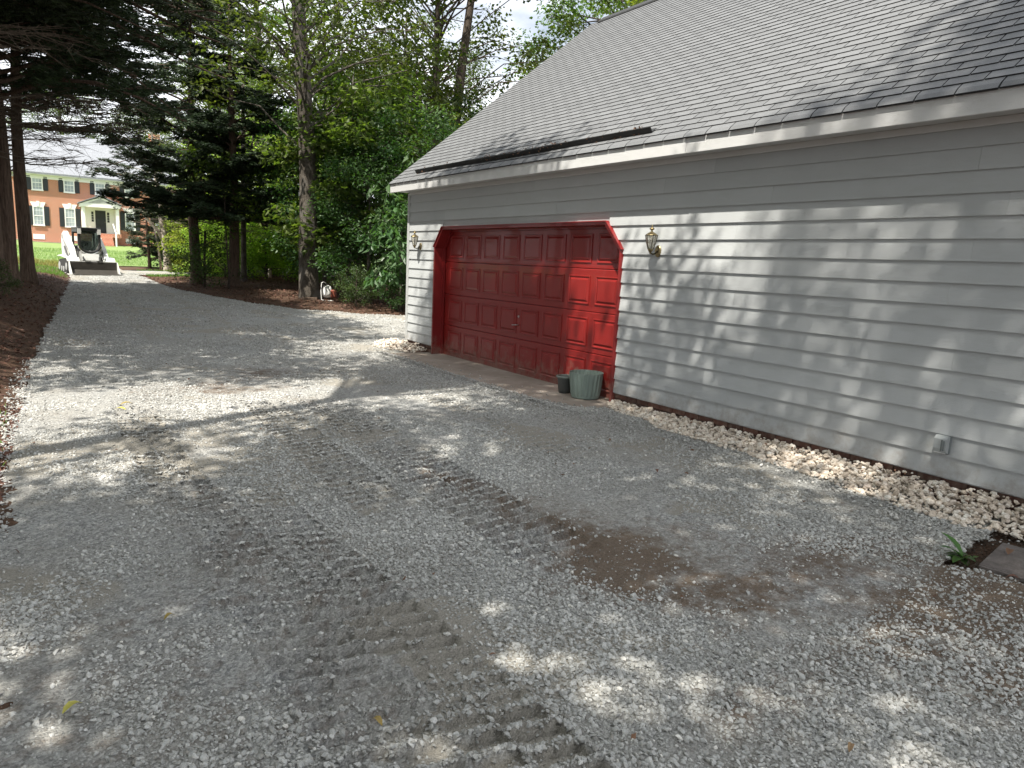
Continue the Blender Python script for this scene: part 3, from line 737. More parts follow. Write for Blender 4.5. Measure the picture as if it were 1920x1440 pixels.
# soffit, fascia, frieze
MB().box(5.975, XW+.02, YN-.2, YF+.16, 3.045, 3.06).build('soffit', M['trim'], garage)
MB().bbox(6.236, 6.256, YN, YF-.06, 2.985, 3.044, .003).build('frieze_board', M['trim'], garage)
for y0, y1, dz in ((YN-.2, 2.3, 0), (2.303, 5.6, .002), (5.603, 9.4, -.002), (9.403, 13.24, 0)):
    MB().bbox(5.952+dz, 5.974+dz, y0, y1, 3.018, 3.185, .004).build('fascia_board', M['trim'], garage)
m_ = MB(); m_.prism([(5.975, 3.02), (5.975, 3.18), (RX, RZ-.05), (RX, RZ-.22)], 13.20, 13.235, 'y'); m_.prism([(RX, RZ-.22), (RX, RZ-.05), (15.6, 3.2), (15.6, 3.05)], 13.20, 13.235, 'y')
m_.build('rake_board', M['trimdark'], garage)
# roof deck + shingle tabs
def roof_pt(u, y, h=0):   # u metres up the slope from the eave
    L_ = math.hypot(RX-EX, RZ-EZ); cx, sx = (RX-EX)/L_, (RZ-EZ)/L_
    return (EX+u*cx-h*sx, y, EZ+u*sx+h*cx)
SL = math.hypot(RX-EX, RZ-EZ)
m_ = MB(); V = [roof_pt(.02, YN-.2, -.018), roof_pt(SL, YN-.2, -.018), roof_pt(SL, 13.24, -.018), roof_pt(.02, 13.24, -.018)]
V += [roof_pt(.02, YN-.2, -.05), roof_pt(SL, YN-.2, -.05), roof_pt(SL, 13.24, -.05), roof_pt(.02, 13.24, -.05)]
m_.add(V, [(0, 1, 2, 3), (4, 7, 6, 5), (0, 4, 5, 1), (1, 5, 6, 2), (2, 6, 7, 3), (3, 7, 4, 0)])
m_.add([(RX, YN-.2, RZ-.02), (15.7, YN-.2, 3.1), (15.7, 13.24, 3.1), (RX, 13.24, RZ-.02), (RX, YN-.2, RZ-.05), (15.7, YN-.2, 3.07), (15.7, 13.24, 3.07), (RX, 13.24, RZ-.05)], [(0, 1, 2, 3), (4, 7, 6, 5), (0, 4, 5, 1), (1, 5, 6, 2), (2, 6, 7, 3)])
roof = m_.build('roof', M['underlay'], garage)
EXPO, TAB = .127, .305
tabs = []
nc = int(SL/EXPO)+1
for k in range(nc):
    off = (k % 2)*TAB/2 + (k//2 % 3)*.012 + rj.uniform(-.008, .008)
    y = 13.25
    yy = y - (TAB*.5+off if off else TAB) ; first = True
    y1 = y
    while y1 > YN-.2:
        y0 = y1 - (TAB if not first else (TAB/2 if k % 2 else TAB)) ; first = False
        tabs.append((k, y0+.0055+rj.uniform(-.0015, .0015), y1-.0055, rj.random(), rj.uniform(-.0015, .0015))); y1 = y0
def tab_arr(t):
    k, y0, y1, r_, w = t
    u0 = k*EXPO - .012*(k == 0) + w; u1 = min(k*EXPO+EXPO+.02, SL); dz = .0
    droop = -.016 if k == 0 else 0
    h0 = .0105 + .002*r_; 
    a = [roof_pt(u0, y0, h0+droop), roof_pt(u0+.002, y1, h0+droop), roof_pt(u1, y1, .001), roof_pt(u1, y0, .001), roof_pt(u0, y0, -.004+droop), roof_pt(u0+.002, y1, -.004+droop), roof_pt(u1, y1, -.006), roof_pt(u1, y0, -.006)]
    if k == 0:
        m1 = roof_pt(.045, y0, .006); m2 = roof_pt(.045, y1, .006)
        a += [m1, m2]
        return a, [(0, 1, 9, 8), (8, 9, 2, 3), (4, 7, 6, 5), (0, 4, 5, 1), (2, 6, 7, 3), (0, 8, 3, 7, 4), (1, 5, 6, 2, 9)]
    return a, [(0, 1, 2, 3), (4, 7, 6, 5), (0, 4, 5, 1), (2, 6, 7, 3), (0, 3, 7, 4), (1, 5, 6, 2)]
def tab_key(t):
    c = np.array(roof_pt(t[0]*EXPO+.06, (t[1]+t[2])/2)); v = in_view(np.array([c[0]]), np.array([c[1]]), np.array([c[2]]), .985)[0]
    return (0 if v else 1, np.linalg.norm(c-np.array([0, 0, CAMZ])))
tabs.sort(key=tab_key)
def dark_faces(o, idx):
    o.data.materials.append(M['cut_edge']); a_ = np.zeros(len(o.data.polygons), np.int32); a_[idx] = 1; o.data.polygons.foreach_set('material_index', a_)
for t in tabs[:298]:
    a, f = tab_arr(t); V = np.array(a); g4 = [q for q in f if len(q) == 4]; g5 = [q for q in f if len(q) == 5]
    o = link_mesh('shingle', V, [np.array(g4)]+([np.array(g5)] if g5 else []), M['shingle'], roof, tint=np.full(len(V), t[3]))
    dark_faces(o, [3, 5, 6] if t[0] == 0 else [2, 4, 5])
Vs, F4, F5, T, n = [], [], [], [], 0; dk4 = []
for t in tabs[298:]:
    dk4 += [0, 0, 0, 1, 0] if t[0] == 0 else [0, 0, 1, 0, 1, 1]
    a, f = tab_arr(t); Vs += a; T += [t[3]]*len(a)
    for q in f: (F4 if len(q) == 4 else F5).append([i+n for i in q])
    n += len(a)
o = link_mesh('shingles', np.array(Vs), [np.array(F4)]+([np.array(F5)] if F5 else []), M['shingle'], roof, tint=T); o['kind'] = 'stuff'; dark_faces(o, np.nonzero(dk4+[1]*len(F5))[0])
# ridge vent
m_ = MB(); m_.add([(RX-.16, YN-.2, RZ-.11), (RX-.15, YN-.2, RZ-.075), (RX, YN-.2, RZ+.045), (RX+.16, YN-.2, RZ-.10), (RX-.16, 12.9, RZ-.11), (RX-.15, 12.9, RZ-.075), (RX, 12.9, RZ+.045), (RX+.16, 12.9, RZ-.10)],
    [(0, 1, 5, 4), (1, 2, 6, 5), (2, 3, 7, 6), (0, 3, 2, 1), (4, 5, 6, 7), (0, 4, 7, 3)]); m_.build('ridge_vent', M['gutter'], roof)
# brick courses under the siding
BH, BW, MJ = .057, .194, .010
found = [c for c in garage.children if c.name.startswith('foundation')][0]
bb = MB(); bb.bbox(6.285, 6.33+.05, 0, BW, 0, BH, .002); bo = bb.build('brick', M['brick'], found); bme = bo.data; bpy.data.objects.remove(bo)
for ya, yb in ((YL0+.003, YF), (YN+.0, YR0-.003)):
    for r_ in range(4):
        z = .149-BH-r_*(BH+MJ)-.004; y = yb - BW - (BW/2+MJ/2)*(r_ % 2)
        if r_ % 2: share(bme, 'brick', found, (rj.uniform(-.002, .002), yb-BW/2+MJ/2, z), (0, 0, 0), (1, .47, 1))
        while y > ya-.02:
            share(bme, 'brick', found, (rj.uniform(-.002, .002), y, z)); y -= BW+MJ
            if yb < 8 and y < 1.2: break
# ---------------------------------------------------------------- garage door with its cased opening
casing = empty('door_casing', garage)
XO = 6.226
def strip(pts_out, pts_in, x0, x1, mt, name, parent):
    n = len(pts_out); V = []
    for x in (x0, x1):
        for (a, c), (d, e) in zip(pts_out, pts_in): V += [(x, a, c), (x, d, e)]
    m = MB(); F = []
    h = 2*n
    for i in range(n-1):
        a = 2*i; F += [(a, a+1, a+3, a+2), (h+a, h+a+2, h+a+3, h+a+1), (a, a+2, h+a+2, h+a), (a+1, h+a+1, h+a+3, a+3)]
    F += [(0, h, h+1, 1), (2*(n-1), 2*n-1, h+2*n-1, h+2*n-2)]
    m.add(V, F); return m.build(name, mt, parent)
W = .040
out_ = [(YR0, -.0), (YR0, CHZ), (YR1, TOPZ), (YL1, TOPZ), (YL0, CHZ), (YL0, -.0)]
inn_ = [(YR0+W, -.0), (YR0+W, CHZ-.016), (YR1+.022, TOPZ-W), (YL1-.022, TOPZ-W), (YL0-W, CHZ-.016), (YL0-W, -.0)]
nm = ['side_trim', 'corner_trim', 'head_trim', 'corner_trim', 'side_trim']
for i in range(5): strip(out_[i:i+2], inn_[i:i+2], XO, 6.262, M['redtrim'], nm[i], casing)
# drip cap edge over the head and corners
oc = [(YR0-.012, CHZ+.004), (YR1-.006, TOPZ+.014), (YL1+.006, TOPZ+.014), (YL0+.012, CHZ+.004)]; ic = [(YR0+.0, CHZ+.0), (YR1+.0, TOPZ+.001), (YL1-.0, TOPZ+.001), (YL0, CHZ)]
for i in range(3): strip(oc[i:i+2], ic[i:i+2], 6.205, 6.262, M['redtrim'], 'drip_cap', casing)
# jamb lining returning to the door
DX = 6.455
jo = [(YR0+W+.0, 0), (YR0+W, CHZ-.016), (YR1+.022, TOPZ-W), (YL1-.022, TOPZ-W), (YL0-W, CHZ-.016), (YL0-W, 0)]
jo2 = [(YR0+.005, 0), (YR0+.005, CHZ+.01), (YR1+.0, TOPZ-.004), (YL1-.0, TOPZ-.004), (YL0-.005, CHZ+.01), (YL0-.005, 0)]
for i in range(5): strip(jo2[i:i+2], jo[i:i+2], 6.2635, DX-.012, M['redtrim'], 'jamb', casing)
# stop moulding
so = [(YR0+W, 0), (YR0+W, CHZ-.016), (YR1+.022, TOPZ-W), (YL1-.022, TOPZ-W), (YL0-W, CHZ-.016), (YL0-W, 0)]
si = [(YR0+W+.03, 0), (YR0+W+.03, CHZ-.03), (YR1+.04, TOPZ-W-.03), (YL1-.04, TOPZ-W-.03), (YL0-W-.03, CHZ-.03), (YL0-W-.03, 0)]
for i in range(5): strip(so[i:i+2], si[i:i+2], DX-.050, DX-.013, M['redtrim'], 'stop_moulding', casing)
door = empty('garage_door', garage)
PY = 11.40 - np.arange(8)*.589; PW, PH = .232, .195
secz = [0.004, .576, 1.148, 1.741, 2.36]; rowc = [.29, .8625, 1.4455, 2.0185]
for i in range(4):
    z0, z1 = secz[i]+.003, secz[i+1]-.003
    m = MB(); m.prism([(DX, z0+.006), (DX, z1-.010), (DX+.006, z1), (DX+.045, z1), (DX+.045, z0), (DX+.006, z0)], YR0+.01, YL0-.01, 'y'); m.build('door_section', M['red'], door)
def panel_mesh():
    """raised panel: a grooved frame round a bevelled field"""
    m = MB(); rings = []
    for (w, h, x) in ((PW+.004, PH+.004, -.001), (PW, PH, -.012), (PW-.012, PH-.012, -.012), (PW-.022, PH-.022, -.0015), (PW-.03, PH-.03, -.0015), (PW-.058, PH-.058, -.0155)):
        rings.append([(x, -w, -h), (x, w, -h), (x, w, h), (x, -w, h)])
    V = [p for r_ in rings for p in r_]; F = []
    for k in range(len(rings)-1):
        for j in range(4): F.append((k*4+j, k*4+(j+1) % 4, k*4+4+(j+1) % 4, k*4+4+j))
    F.append(tuple(range(len(V)-4, len(V)))); m.add(V, F); o = m.build('door_panel', M['red'], None); return lib(o)
pm = panel_mesh()
for zc in rowc:
    for yc in PY: share(pm, 'door_panel', door, (DX-.0005, yc, zc))
m = MB(); m.tube([(DX-.01, 9.33, .80), (DX-.045, 9.33, .80), (DX-.055, 9.37, .795), (DX-.055, 9.44, .79)], [.012, .010, .009, .007], 8); m.lathe([(.022, 0), (.022, .006)], (0, 0, 0), 12)
hd = m.build('door_handle', M['steel'], door)
m = MB(); m.tube([(DX-.001, 9.33, .935), (DX-.012, 9.33, .935)], [.020, .018], 14); m.tube([(DX-.012, 9.33, .935), (DX-.016, 9.33, .935)], [.009, .008], 10); m.build('lock', M['steel'], door)
MB().box(DX-.004, DX+.05, YR0+.01, YL0-.01, -.012, .006).build('bottom_seal', M['white'], door)
MB().box(DX+.3, DX+.32, YR0, YL0, 0, 2.9).build('interior_panel', M['black'], garage)

# ---------------------------------------------------------------- wall lanterns
def lantern(loc, label):
    t = thing('wall_lantern', label, 'wall lantern', loc, 0, 'brass wall lanterns beside the garage door')
    m = MB()  # oval back plate against the wall (x = 0 is the siding)
    V, F = [], []; n = 20
    for (x, k) in ((0, 1.0), (-.010, .96), (-.016, .75), (-.018, .3)):
        for j in range(n): V.append((x, .052*k*math.cos(2*math.pi*j/n), -.085+.072*k*math.sin(2*math.pi*j/n)))
    for i in range(3):
        for j in range(n): F.append((i*n+j, i*n+(j+1) % n, (i+1)*n+(j+1) % n, (i+1)*n+j))
    F.append(tuple(range(3*n, 4*n))); F.append(tuple(range(n)))
    m.add(V, F); m.build('back_plate', M['brass'], t, True)
    MB().tube([(-.015, 0, -.085), (-.05, 0, -.115), (-.09, 0, -.125), (-.125, 0, -.112), (-.13, 0, -.085)], [.011, .010, .009, .010, .012], 8).build('arm', M['brassdark'], t, True)
    cx = -.13
    MB().lathe([(.004, -.125), (.012, -.115), (.016, -.10), (.028, -.085), (.036, -.068), (.030, -.062)], (cx, 0, 0), 12).build('base_cup', M['brass'], t, True)
    MB().lathe([(.076, .094), (.072, .100), (.050, .116), (.026, .130), (.012, .140), (.010, .152), (.026, .162), (.032, .170), (.024, .180), (.010, .186), (.007, .205), (.003, .215)], (cx, 0, 0), 12).build('cap', M['brass'], t, False)
    m = MB()
    for j in range(6):
        a = math.pi/3*j; c, s = math.cos(a), math.sin(a)
        m.tube([(cx+c*.034, s*.034, -.066), (cx+c*.060, s*.060, .02), (cx+c*.074, s*.074, .095)], [.0042, .0045, .0045], 5)
    for r_, z in ((.034, -.066), (.0745, .094)):
        P = [(cx+r_*math.cos(math.pi/3*j), r_*math.sin(math.pi/3*j), z) for j in range(7)]; m.tube(P, .0042, 5)
    m.build('cage', M['brassdark'], t)
    for j in range(6):
        a, b2 = math.pi/3*j, math.pi/3*(j+1)
        q = [(cx+math.cos(w)*r_*.97, math.sin(w)*r_*.97, z) for (w, r_, z) in ((a, .034, -.064), (b2, .034, -.064), (b2, .060, .02), (a, .060, .02), (b2, .0735, .092), (a, .0735, .092))]
        inn = [(cx+(p[0]-cx)*.97, p[1]*.97, p[2]) for p in q]
        MB().add(q+inn, [(0, 1, 2, 3), (3, 2, 4, 5), (6, 9, 8, 7), (9, 11, 10, 8), (0, 6, 7, 1), (5, 4, 10, 11)]).build('glass_pane', M['lampglass'], t)
    MB().lathe([(.010, -.06), (.010, -.01), (.012, .0), (.006, .045), (.001, .06)], (cx, 0, 0), 8).build('bulb', M['white'], t, True)
    return t
lantern((6.252, 6.18, 2.07), 'larger looking brass wall lantern on the siding right of the red garage door')
lantern((6.252, 12.46, 2.09), 'small brass lantern between the garage corner and the red door')

# outdoor outlet cover
t = thing('outlet_cover', 'grey weatherproof outlet cover low on the siding at the right', 'outlet', (6.250, 2.72, .44))
MB().bbox(-.020, .012, -.055, .055, -.078, .078, .008).build('back_box', M['greyplastic2'], t)
m = MB(); m.prism([(-.020, -.070), (-.062, -.060), (-.070, -.030), (-.066, .050), (-.045, .074), (-.020, .076)], -.050, .052, 'y'); m.build('lid', M['greyplastic'], t)
m = MB()
for yy, zz0, zz1 in ((-.030, -.045, .04), (-.012, -.05, .045)): m.bbox(-.0745, -.066, yy-.006, yy+.006, zz0, zz1, .002)
m.build('lid_rib', M['greyplastic2'], t)
MB().tube([(-.055, -.045, -.066), (-.055, .045, -.066)], .006, 6).build('latch', M['steel'], t)

# metal strip with trapped leaves on the roof
t = thing('roof_debris_strip', 'long black metal strip lying along the lower roof with leaf litter caught in it', 'roof strip')
def strip_pt(s, v, h):   # s 0..1 along
    y = 12.36 + (6.26-12.36)*s; u = .235 - .0*s + .012*math.sin(s*9); return roof_pt(u+v, y, h)
V = []; n = 24
for i in range(n+1):
    s = i/n; V += [strip_pt(s, -.035, .012), strip_pt(s, -.030, .078), strip_pt(s, -.022, .080), strip_pt(s, -.026, .020), strip_pt(s, .055, .016), strip_pt(s, .055, .011)]
F = []
for i in range(n):
    for j in range(6): F.append((i*6+j, i*6+(j+1) % 6, (i+1)*6+(j+1) % 6, (i+1)*6+j))
F += [tuple(range(5, -1, -1)), tuple(range(n*6, n*6+6))]
MB().add(V, F).build('metal_strip', M['gutter'], t)
def leaf_flakes(P, size, tint_rng=(0, 1), flat=.5, aspect=1.6):
    n = len(P); a = rng.uniform(0, 2*np.pi, n); tl = rng.normal(0, flat, n); rl = rng.normal(0, flat, n)
    d = np.stack([np.cos(a)*np.cos(tl), np.sin(a)*np.cos(tl), np.sin(tl)], -1); w = np.cross(d, np.array([0, 0, 1.0])); w /= np.linalg.norm(w, axis=1, keepdims=True)+1e-9
    up = np.cross(w, d); w = w*np.cos(rl)[:, None]+up*np.sin(rl)[:, None]
    L_ = (size*rng.uniform(.6, 1.4, n))[:, None]; Wd = L_/aspect/2
    bend = np.cross(d, w)*L_*.12*rng.choice([-1, 1], n)[:, None]
    V = np.stack([P-d*L_/2, P+w*Wd+bend, P+d*L_/2, P-w*Wd+bend], 1).reshape(-1, 3)
    i = np.arange(n)[:, None]*4; Fc = np.concatenate([i+np.array([[0, 1, 2]]), i+np.array([[0, 2, 3]])])
    T = np.repeat(rng.uniform(*tint_rng, n), 4); return V, Fc, T
s = np.concatenate([rng.uniform(.38, .98, 330), rng.uniform(0, .2, 60)]); u = rng.normal(-.01, .03, len(s)) ; h = np.abs(rng.normal(.02, .028, len(s)))
P = np.array([strip_pt(a, c+.01, d+.01) for a, c, d in zip(s, u, h)]); V, Fc, T = leaf_flakes(P, .035, flat=.7)
link_mesh('leaf_litter', V, Fc, M['leaf_deadbrown'], t, tint=T)['kind'] = 'stuff'

# ---------------------------------------------------------------- planters
t = thing('planter_pot', 'large sage green fluted plastic planter in front of the red door', 'planter', (6.185, 7.27, .016))
V, F = [], []; n = 88; H = .345
for zi, z in enumerate((0, .012, .03, .05, .12, .22, .30, H-.006, H, H, H-.02, .05)):
    inner = zi >= 9
    for j in range(n):
        a = 2*math.pi*j/n; r_ = (.190+.040*z/H)
        if inner: r_ -= .009
        if 2 < zi < 7: r_ += .006*(1 if (j % 4) in (1, 2) else -.4)
        elif inner and zi > 9: r_ += .004*(1 if (j % 4) in (1, 2) else -.4)
        elif zi < 2: r_ -= .006*(1-zi)
        V.append((r_*math.cos(a), r_*math.sin(a), z))
for i in range(11):
    for j in range(n): F.append((i*n+j, i*n+(j+1) % n, (i+1)*n+(j+1) % n, (i+1)*n+j))
F.append(tuple(range(n-1, -1, -1)))
MB().add(V, F).build('pot', M['potgreen'], t)
MB().lathe([(.0005, .05), (.178, .052)], n=32, cap=False).build('soil', M['soil'], t)
t = thing('planter_pot', 'small dark grey round planter half hidden behind the green one', 'planter', (6.14, 7.66, .016))
MB().lathe([(.082, 0), (.088, .01), (.112, .20), (.114, .215), (.106, .215), (.090, .03), (.002, .03)], n=28).build('pot', M['potgrey'], t, True)
MB().lathe([(.112, .208), (.128, .212), (.131, .228), (.128, .238), (.112, .240), (.106, .228), (.106, .212)], n=28, cap=False).build('rim', M['rim'], t, True)

# ---------------------------------------------------------------- ridged step, its bed and the plant beside it
def step_mat():
    m, nt, b = mat('weathered_ridged_board'); g = geo_pos(nt)
    c = ramp(nt, noise(nt, g, 9, 6, .7), [(.3, (.085, .072, .066)), (.55, (.15, .13, .12)), (.8, (.22, .195, .175))])
    nt.links.new(c, b.inputs['Base Color']); b.inputs['Roughness'].default_value = .85; bump(nt, b, noise(nt, g, 70, 4), .5, .004); return m
M['step'] = step_mat()
t = thing('ridged_step', 'weathered grey brown ridged board lying in mulch at the right edge', 'step', (4.84, 1.80, -.004), R(9.5))
m = MB(); m.bbox(0, .60, -.64, 0, 0, .030, .004); m.build('board', M['step'], t)
m = MB()
for i in range(27): m.prism([(.008+i*.0216, .0301), (.011+i*.0216, .0365), (.021+i*.0216, .0365), (.024+i*.0216, .0301)], -.638, -.003, 'y')
m.build('ridges', M['step'], t)
def one_leaf(name, pts, widths, mt, parent, fold=.15, tintv=.6):
    """blade with a folded midrib along pts"""
    P = [Vector(p) for p in pts]; V, F, T = [], [], []
    for i, p in enumerate(P):
        d = (P[min(i+1, len(P)-1)]-P[max(i-1, 0)]).normalized(); w = d.cross(Vector((0, 0, 1)))
        if w.length < .1: w = Vector((1, 0, 0))
        w.normalize(); u = w.cross(d)
        V += [tuple(p-w*widths[i]+u*widths[i]*fold), tuple(p), tuple(p+w*widths[i]+u*widths[i]*fold)]; T += [tintv, tintv*.6, tintv]
    for i in range(len(P)-1):
        a = i*3; F += [(a, a+1, a+4, a+3), (a+1, a+2, a+5, a+4)]
    return link_mesh(name, np.array(V), np.array(F), mt, parent, True, tint=T)
t = thing('leafy_seedling', 'small green strap leaved plant growing beside the ridged board', 'plant', (4.93, 1.93, -.005))
for (az, le, el, w) in ((100, .20, 70, .026), (150, .19, 52, .019), (185, .17, 30, .020), (215, .13, 18, .018), (160, .15, 25, .020), (20, .13, 22, .017), (345, .15, 12, .015), (240, .12, 40, .017), (120, .10, 35, .018)):
    a = R(az); e = R(el); pts = []; 
    for k in range(6):
        q = k/5*le; ee = e - k*.09; pts.append((math.cos(a)*q*math.cos(ee), math.sin(a)*q*math.cos(ee), q*math.sin(max(ee, .02))+.004))
    one_leaf('leaf', pts, [w*.35, w*1.1, w*1.4, w*1.35, w*.85, .001], M['leaf_strap'], t, .25, random.uniform(.3, 1))
# fallen leaves
def fallen(px, py, z, L_, mt, label, az=0, cat='leaf'):
    pts = [(math.cos(az)*q*L_, math.sin(az)*q*L_, .012+.02*math.sin(q*3.1)) for q in (0, .2, .45, .7, 1)]
    o = one_leaf('fallen_leaf', pts, [L_*.03, L_*.18, L_*.22, L_*.14, .001], mt, None, .35, .8); o.location = (px, py, z); tag(o, label, cat, 'fallen leaves on the gravel'); return o
def ground_at(px, py):
    d = cF*1328.23+cR*(px-960)+cU*(720-py); t_ = -CAMZ/d[2]; return d[0]*t_, d[1]*t_
for px, py, L_, az, mt, lb in ((308, 1172, .055, .4, 'leaf_yellow', 'slim yellow leaf on gravel left of the middle track prints'), (118, 1350, .075, .5, 'leaf_yellow', 'olive yellow leaf on bare dusty gravel at the bottom left'),
        (716, 1376, .055, 1.9, 'leaf_yellow', 'curled yellow leaf between track prints near the bottom edge'), (226, 765, .13, .1, 'leaf_yellow', 'upper of two pale yellow leaves far up the drive on the left'), (236, 772, .12, 2.6, 'leaf_yellow', 'lower of two pale yellow leaves far up the drive on the left'),
        (1888, 1052, .10, .2, 'leaf_deadbrown', 'curled brown leaf lying on the ridged board'), (1912, 1096, .08, 2.2, 'leaf_deadbrown', 'brown leaf against the front edge of the ridged board'), (1232, 892, .06, 1, 'leaf_deadbrown', 'dead brown leaf on gravel below the stone border'),
        (1590, 1425, .05, .3, 'leaf_deadbrown', 'dark red brown leaf at the bottom edge right of centre')):
    gx, gy = ground_at(px, py); zz = .036 if 'ridged' in lb and 'lying' not in lb and False else (.034 if 'lying on' in lb else float(drive_z(gx, gy))+.008)
    fallen(gx, gy, zz, L_, M[mt], lb, az)

# ================================================================ foliage generators
def leaf_cloud(C, rad, n, size, flat=.6, droop=.35, aspect=1.7, squash=.6):
    """n leaves per cluster centre C (k,3) spread through flattened blobs"""
    k = len(C); N_ = k*n
    d = rng.normal(0, 1, (N_, 3)); d /= np.linalg.norm(d, axis=1, keepdims=True); r_ = rng.random(N_)**.45
    rr = np.repeat(np.broadcast_to(rad, (k,)), n)
    P = np.repeat(C, n, 0) + d*(r_*rr)[:, None]*np.array([1, 1, squash])
    a = np.arctan2(d[:, 1], d[:, 0]) + rng.normal(0, .9, N_); tl = rng.normal(-droop, flat*.7, N_)
    dr = np.stack([np.cos(a)*np.cos(tl), np.sin(a)*np.cos(tl), np.sin(tl)], -1)
    w = np.cross(dr, np.array([0, 0, 1.0])); w /= np.linalg.norm(w, axis=1, keepdims=True)+1e-9; up = np.cross(w, dr)
    rl = rng.normal(0, flat, N_); w = w*np.cos(rl)[:, None]+up*np.sin(rl)[:, None]; nn = np.cross(dr, w)
    L_ = (size*rng.uniform(.6, 1.35, N_))[:, None]; Wd = L_/aspect/2
    V = np.stack([P-dr*L_*.45, P+w*Wd+nn*L_*.10, P+dr*L_*.55, P-w*Wd+nn*L_*.10], 1).reshape(-1, 3)
    i = np.arange(N_)[:, None]*4; Fc = np.concatenate([i+np.array([[0, 1, 2]]), i+np.array([[0, 2, 3]])])
    ct = np.repeat(rng.uniform(.15, .75, k), n); T = np.repeat(np.clip(ct+rng.normal(0, .18, N_), 0, 1), 4)
    return V, Fc, T
def twigs(mb, c, rad, n, r0=.008, rnd=random):
    for _ in range(n):
        d = Vector((rnd.gauss(0, 1), rnd.gauss(0, 1), rnd.gauss(0, .6))).normalized()*rad*rnd.uniform(.5, 1)
        mb.tube([c, Vector(c)+d*.5+Vector((0, 0, .05*rad)), Vector(c)+d], [r0, r0*.7, r0*.3], 3, False)
def limb_pts(p0, p1, rnd, sag=.12, n=4):
    p0, p1 = Vector(p0), Vector(p1); L_ = (p1-p0).length; out_ = []
    for i in range(n+1):
        t_ = i/n; p = p0.lerp(p1, t_); j = L_*.05*math.sin(t_*math.pi)
        out_.append(p+Vector((rnd.gauss(0, j), rnd.gauss(0, j), L_*sag*math.sin(t_*math.pi)+rnd.gauss(0, j*.4))))
    return out_
def tree_meshes(seed, H, tr, lean, cl, crad, nl, lsize, leafm, barkm, trunk_top=None, limb_r=.05, flat=.6, droop=.35, aspect=1.7, squash=.6, tw=3, extra_stems=(), flare=1.5):
    """returns (trunk mesh, crown mesh). cl = list of cluster centres in local space."""
    rnd = random.Random(seed); mb = MB(); tt = trunk_top or H*.92
    def trunk_at(z): t_ = z/tt; return Vector((lean[0]*t_+.10*math.sin(z*.5+seed)*min(1, z/3), lean[1]*t_+.10*math.cos(z*.43+seed*2)*min(1, z/3)-.10*min(1, z/3)*math.cos(seed*2), z))
    zz = [0, .15, .4, .9] + [1.5+i*(tt-1.5)/9 for i in range(10)]
    rad = [tr*flare, tr*(1+.5*(flare-1)), tr*1.08, tr] + [tr*(1-.82*(z-1.5)/(tt-1.5)) for z in zz[4:]]
    mb.tube([trunk_at(z) - (Vector((0, 0, .25)) if z == 0 else Vector()) for z in zz], rad, 12)
    for p in extra_stems: mb.tube(p[0], p[1], 9)
    for c in cl:
        c = Vector(c); hz = math.hypot(c.x-lean[0]*c.z/tt, c.y-lean[1]*c.z/tt)
        z0 = min(tt*.97, max(tt*.12, c.z - hz*rnd.uniform(.25, .6)))
        r0 = max(.012, min(limb_r, limb_r*(.35+.25*hz)))
        mb.tube(limb_pts(trunk_at(z0), c, rnd), [r0, r0*.8, r0*.6, r0*.42, r0*.22], 5, False)
        twigs(mb, c, crad*.9, tw, r0*.25, rnd)
    tm = lib(mb.build('trunk', barkm, None, True, fix=False))
    V, Fc, T = leaf_cloud(np.array([tuple(c) for c in cl]), crad, nl, lsize, flat, droop, aspect, squash)
    cm = lib(link_mesh('crown', V, Fc, leafm, None, tint=T)); return tm, cm
def blob_clusters(seed, n, c, r, zmin=None, shell=.55):
    rr = np.random.default_rng(seed); d = rr.normal(0, 1, (n, 3)); d /= np.linalg.norm(d, axis=1, keepdims=True)
    q = rr.random(n)**.5*(1-shell)+shell; P = np.array(c)+d*q[:, None]*np.array(r); P += rr.normal(0, .25, P.shape)
    if zmin is not None: P[:, 2] = np.maximum(P[:, 2], zmin+rr.random(n)*.5)
    return P
def place_tree(meshes, name, label, loc, rz=0, s=1.0, cat='tree', group=None, sz=None, z=None):
    zz = float(ground_z(loc[0], loc[1])) if z is None else z
    t = thing(name, label, cat, (loc[0], loc[1], zz), rz, group); t.scale = (s, s, sz or s)
    share(meshes[0], 'trunk', t); share(meshes[1], 'crown', t)
    for ex in meshes[2:]: share(ex, 'dead_branches', t)
    return t

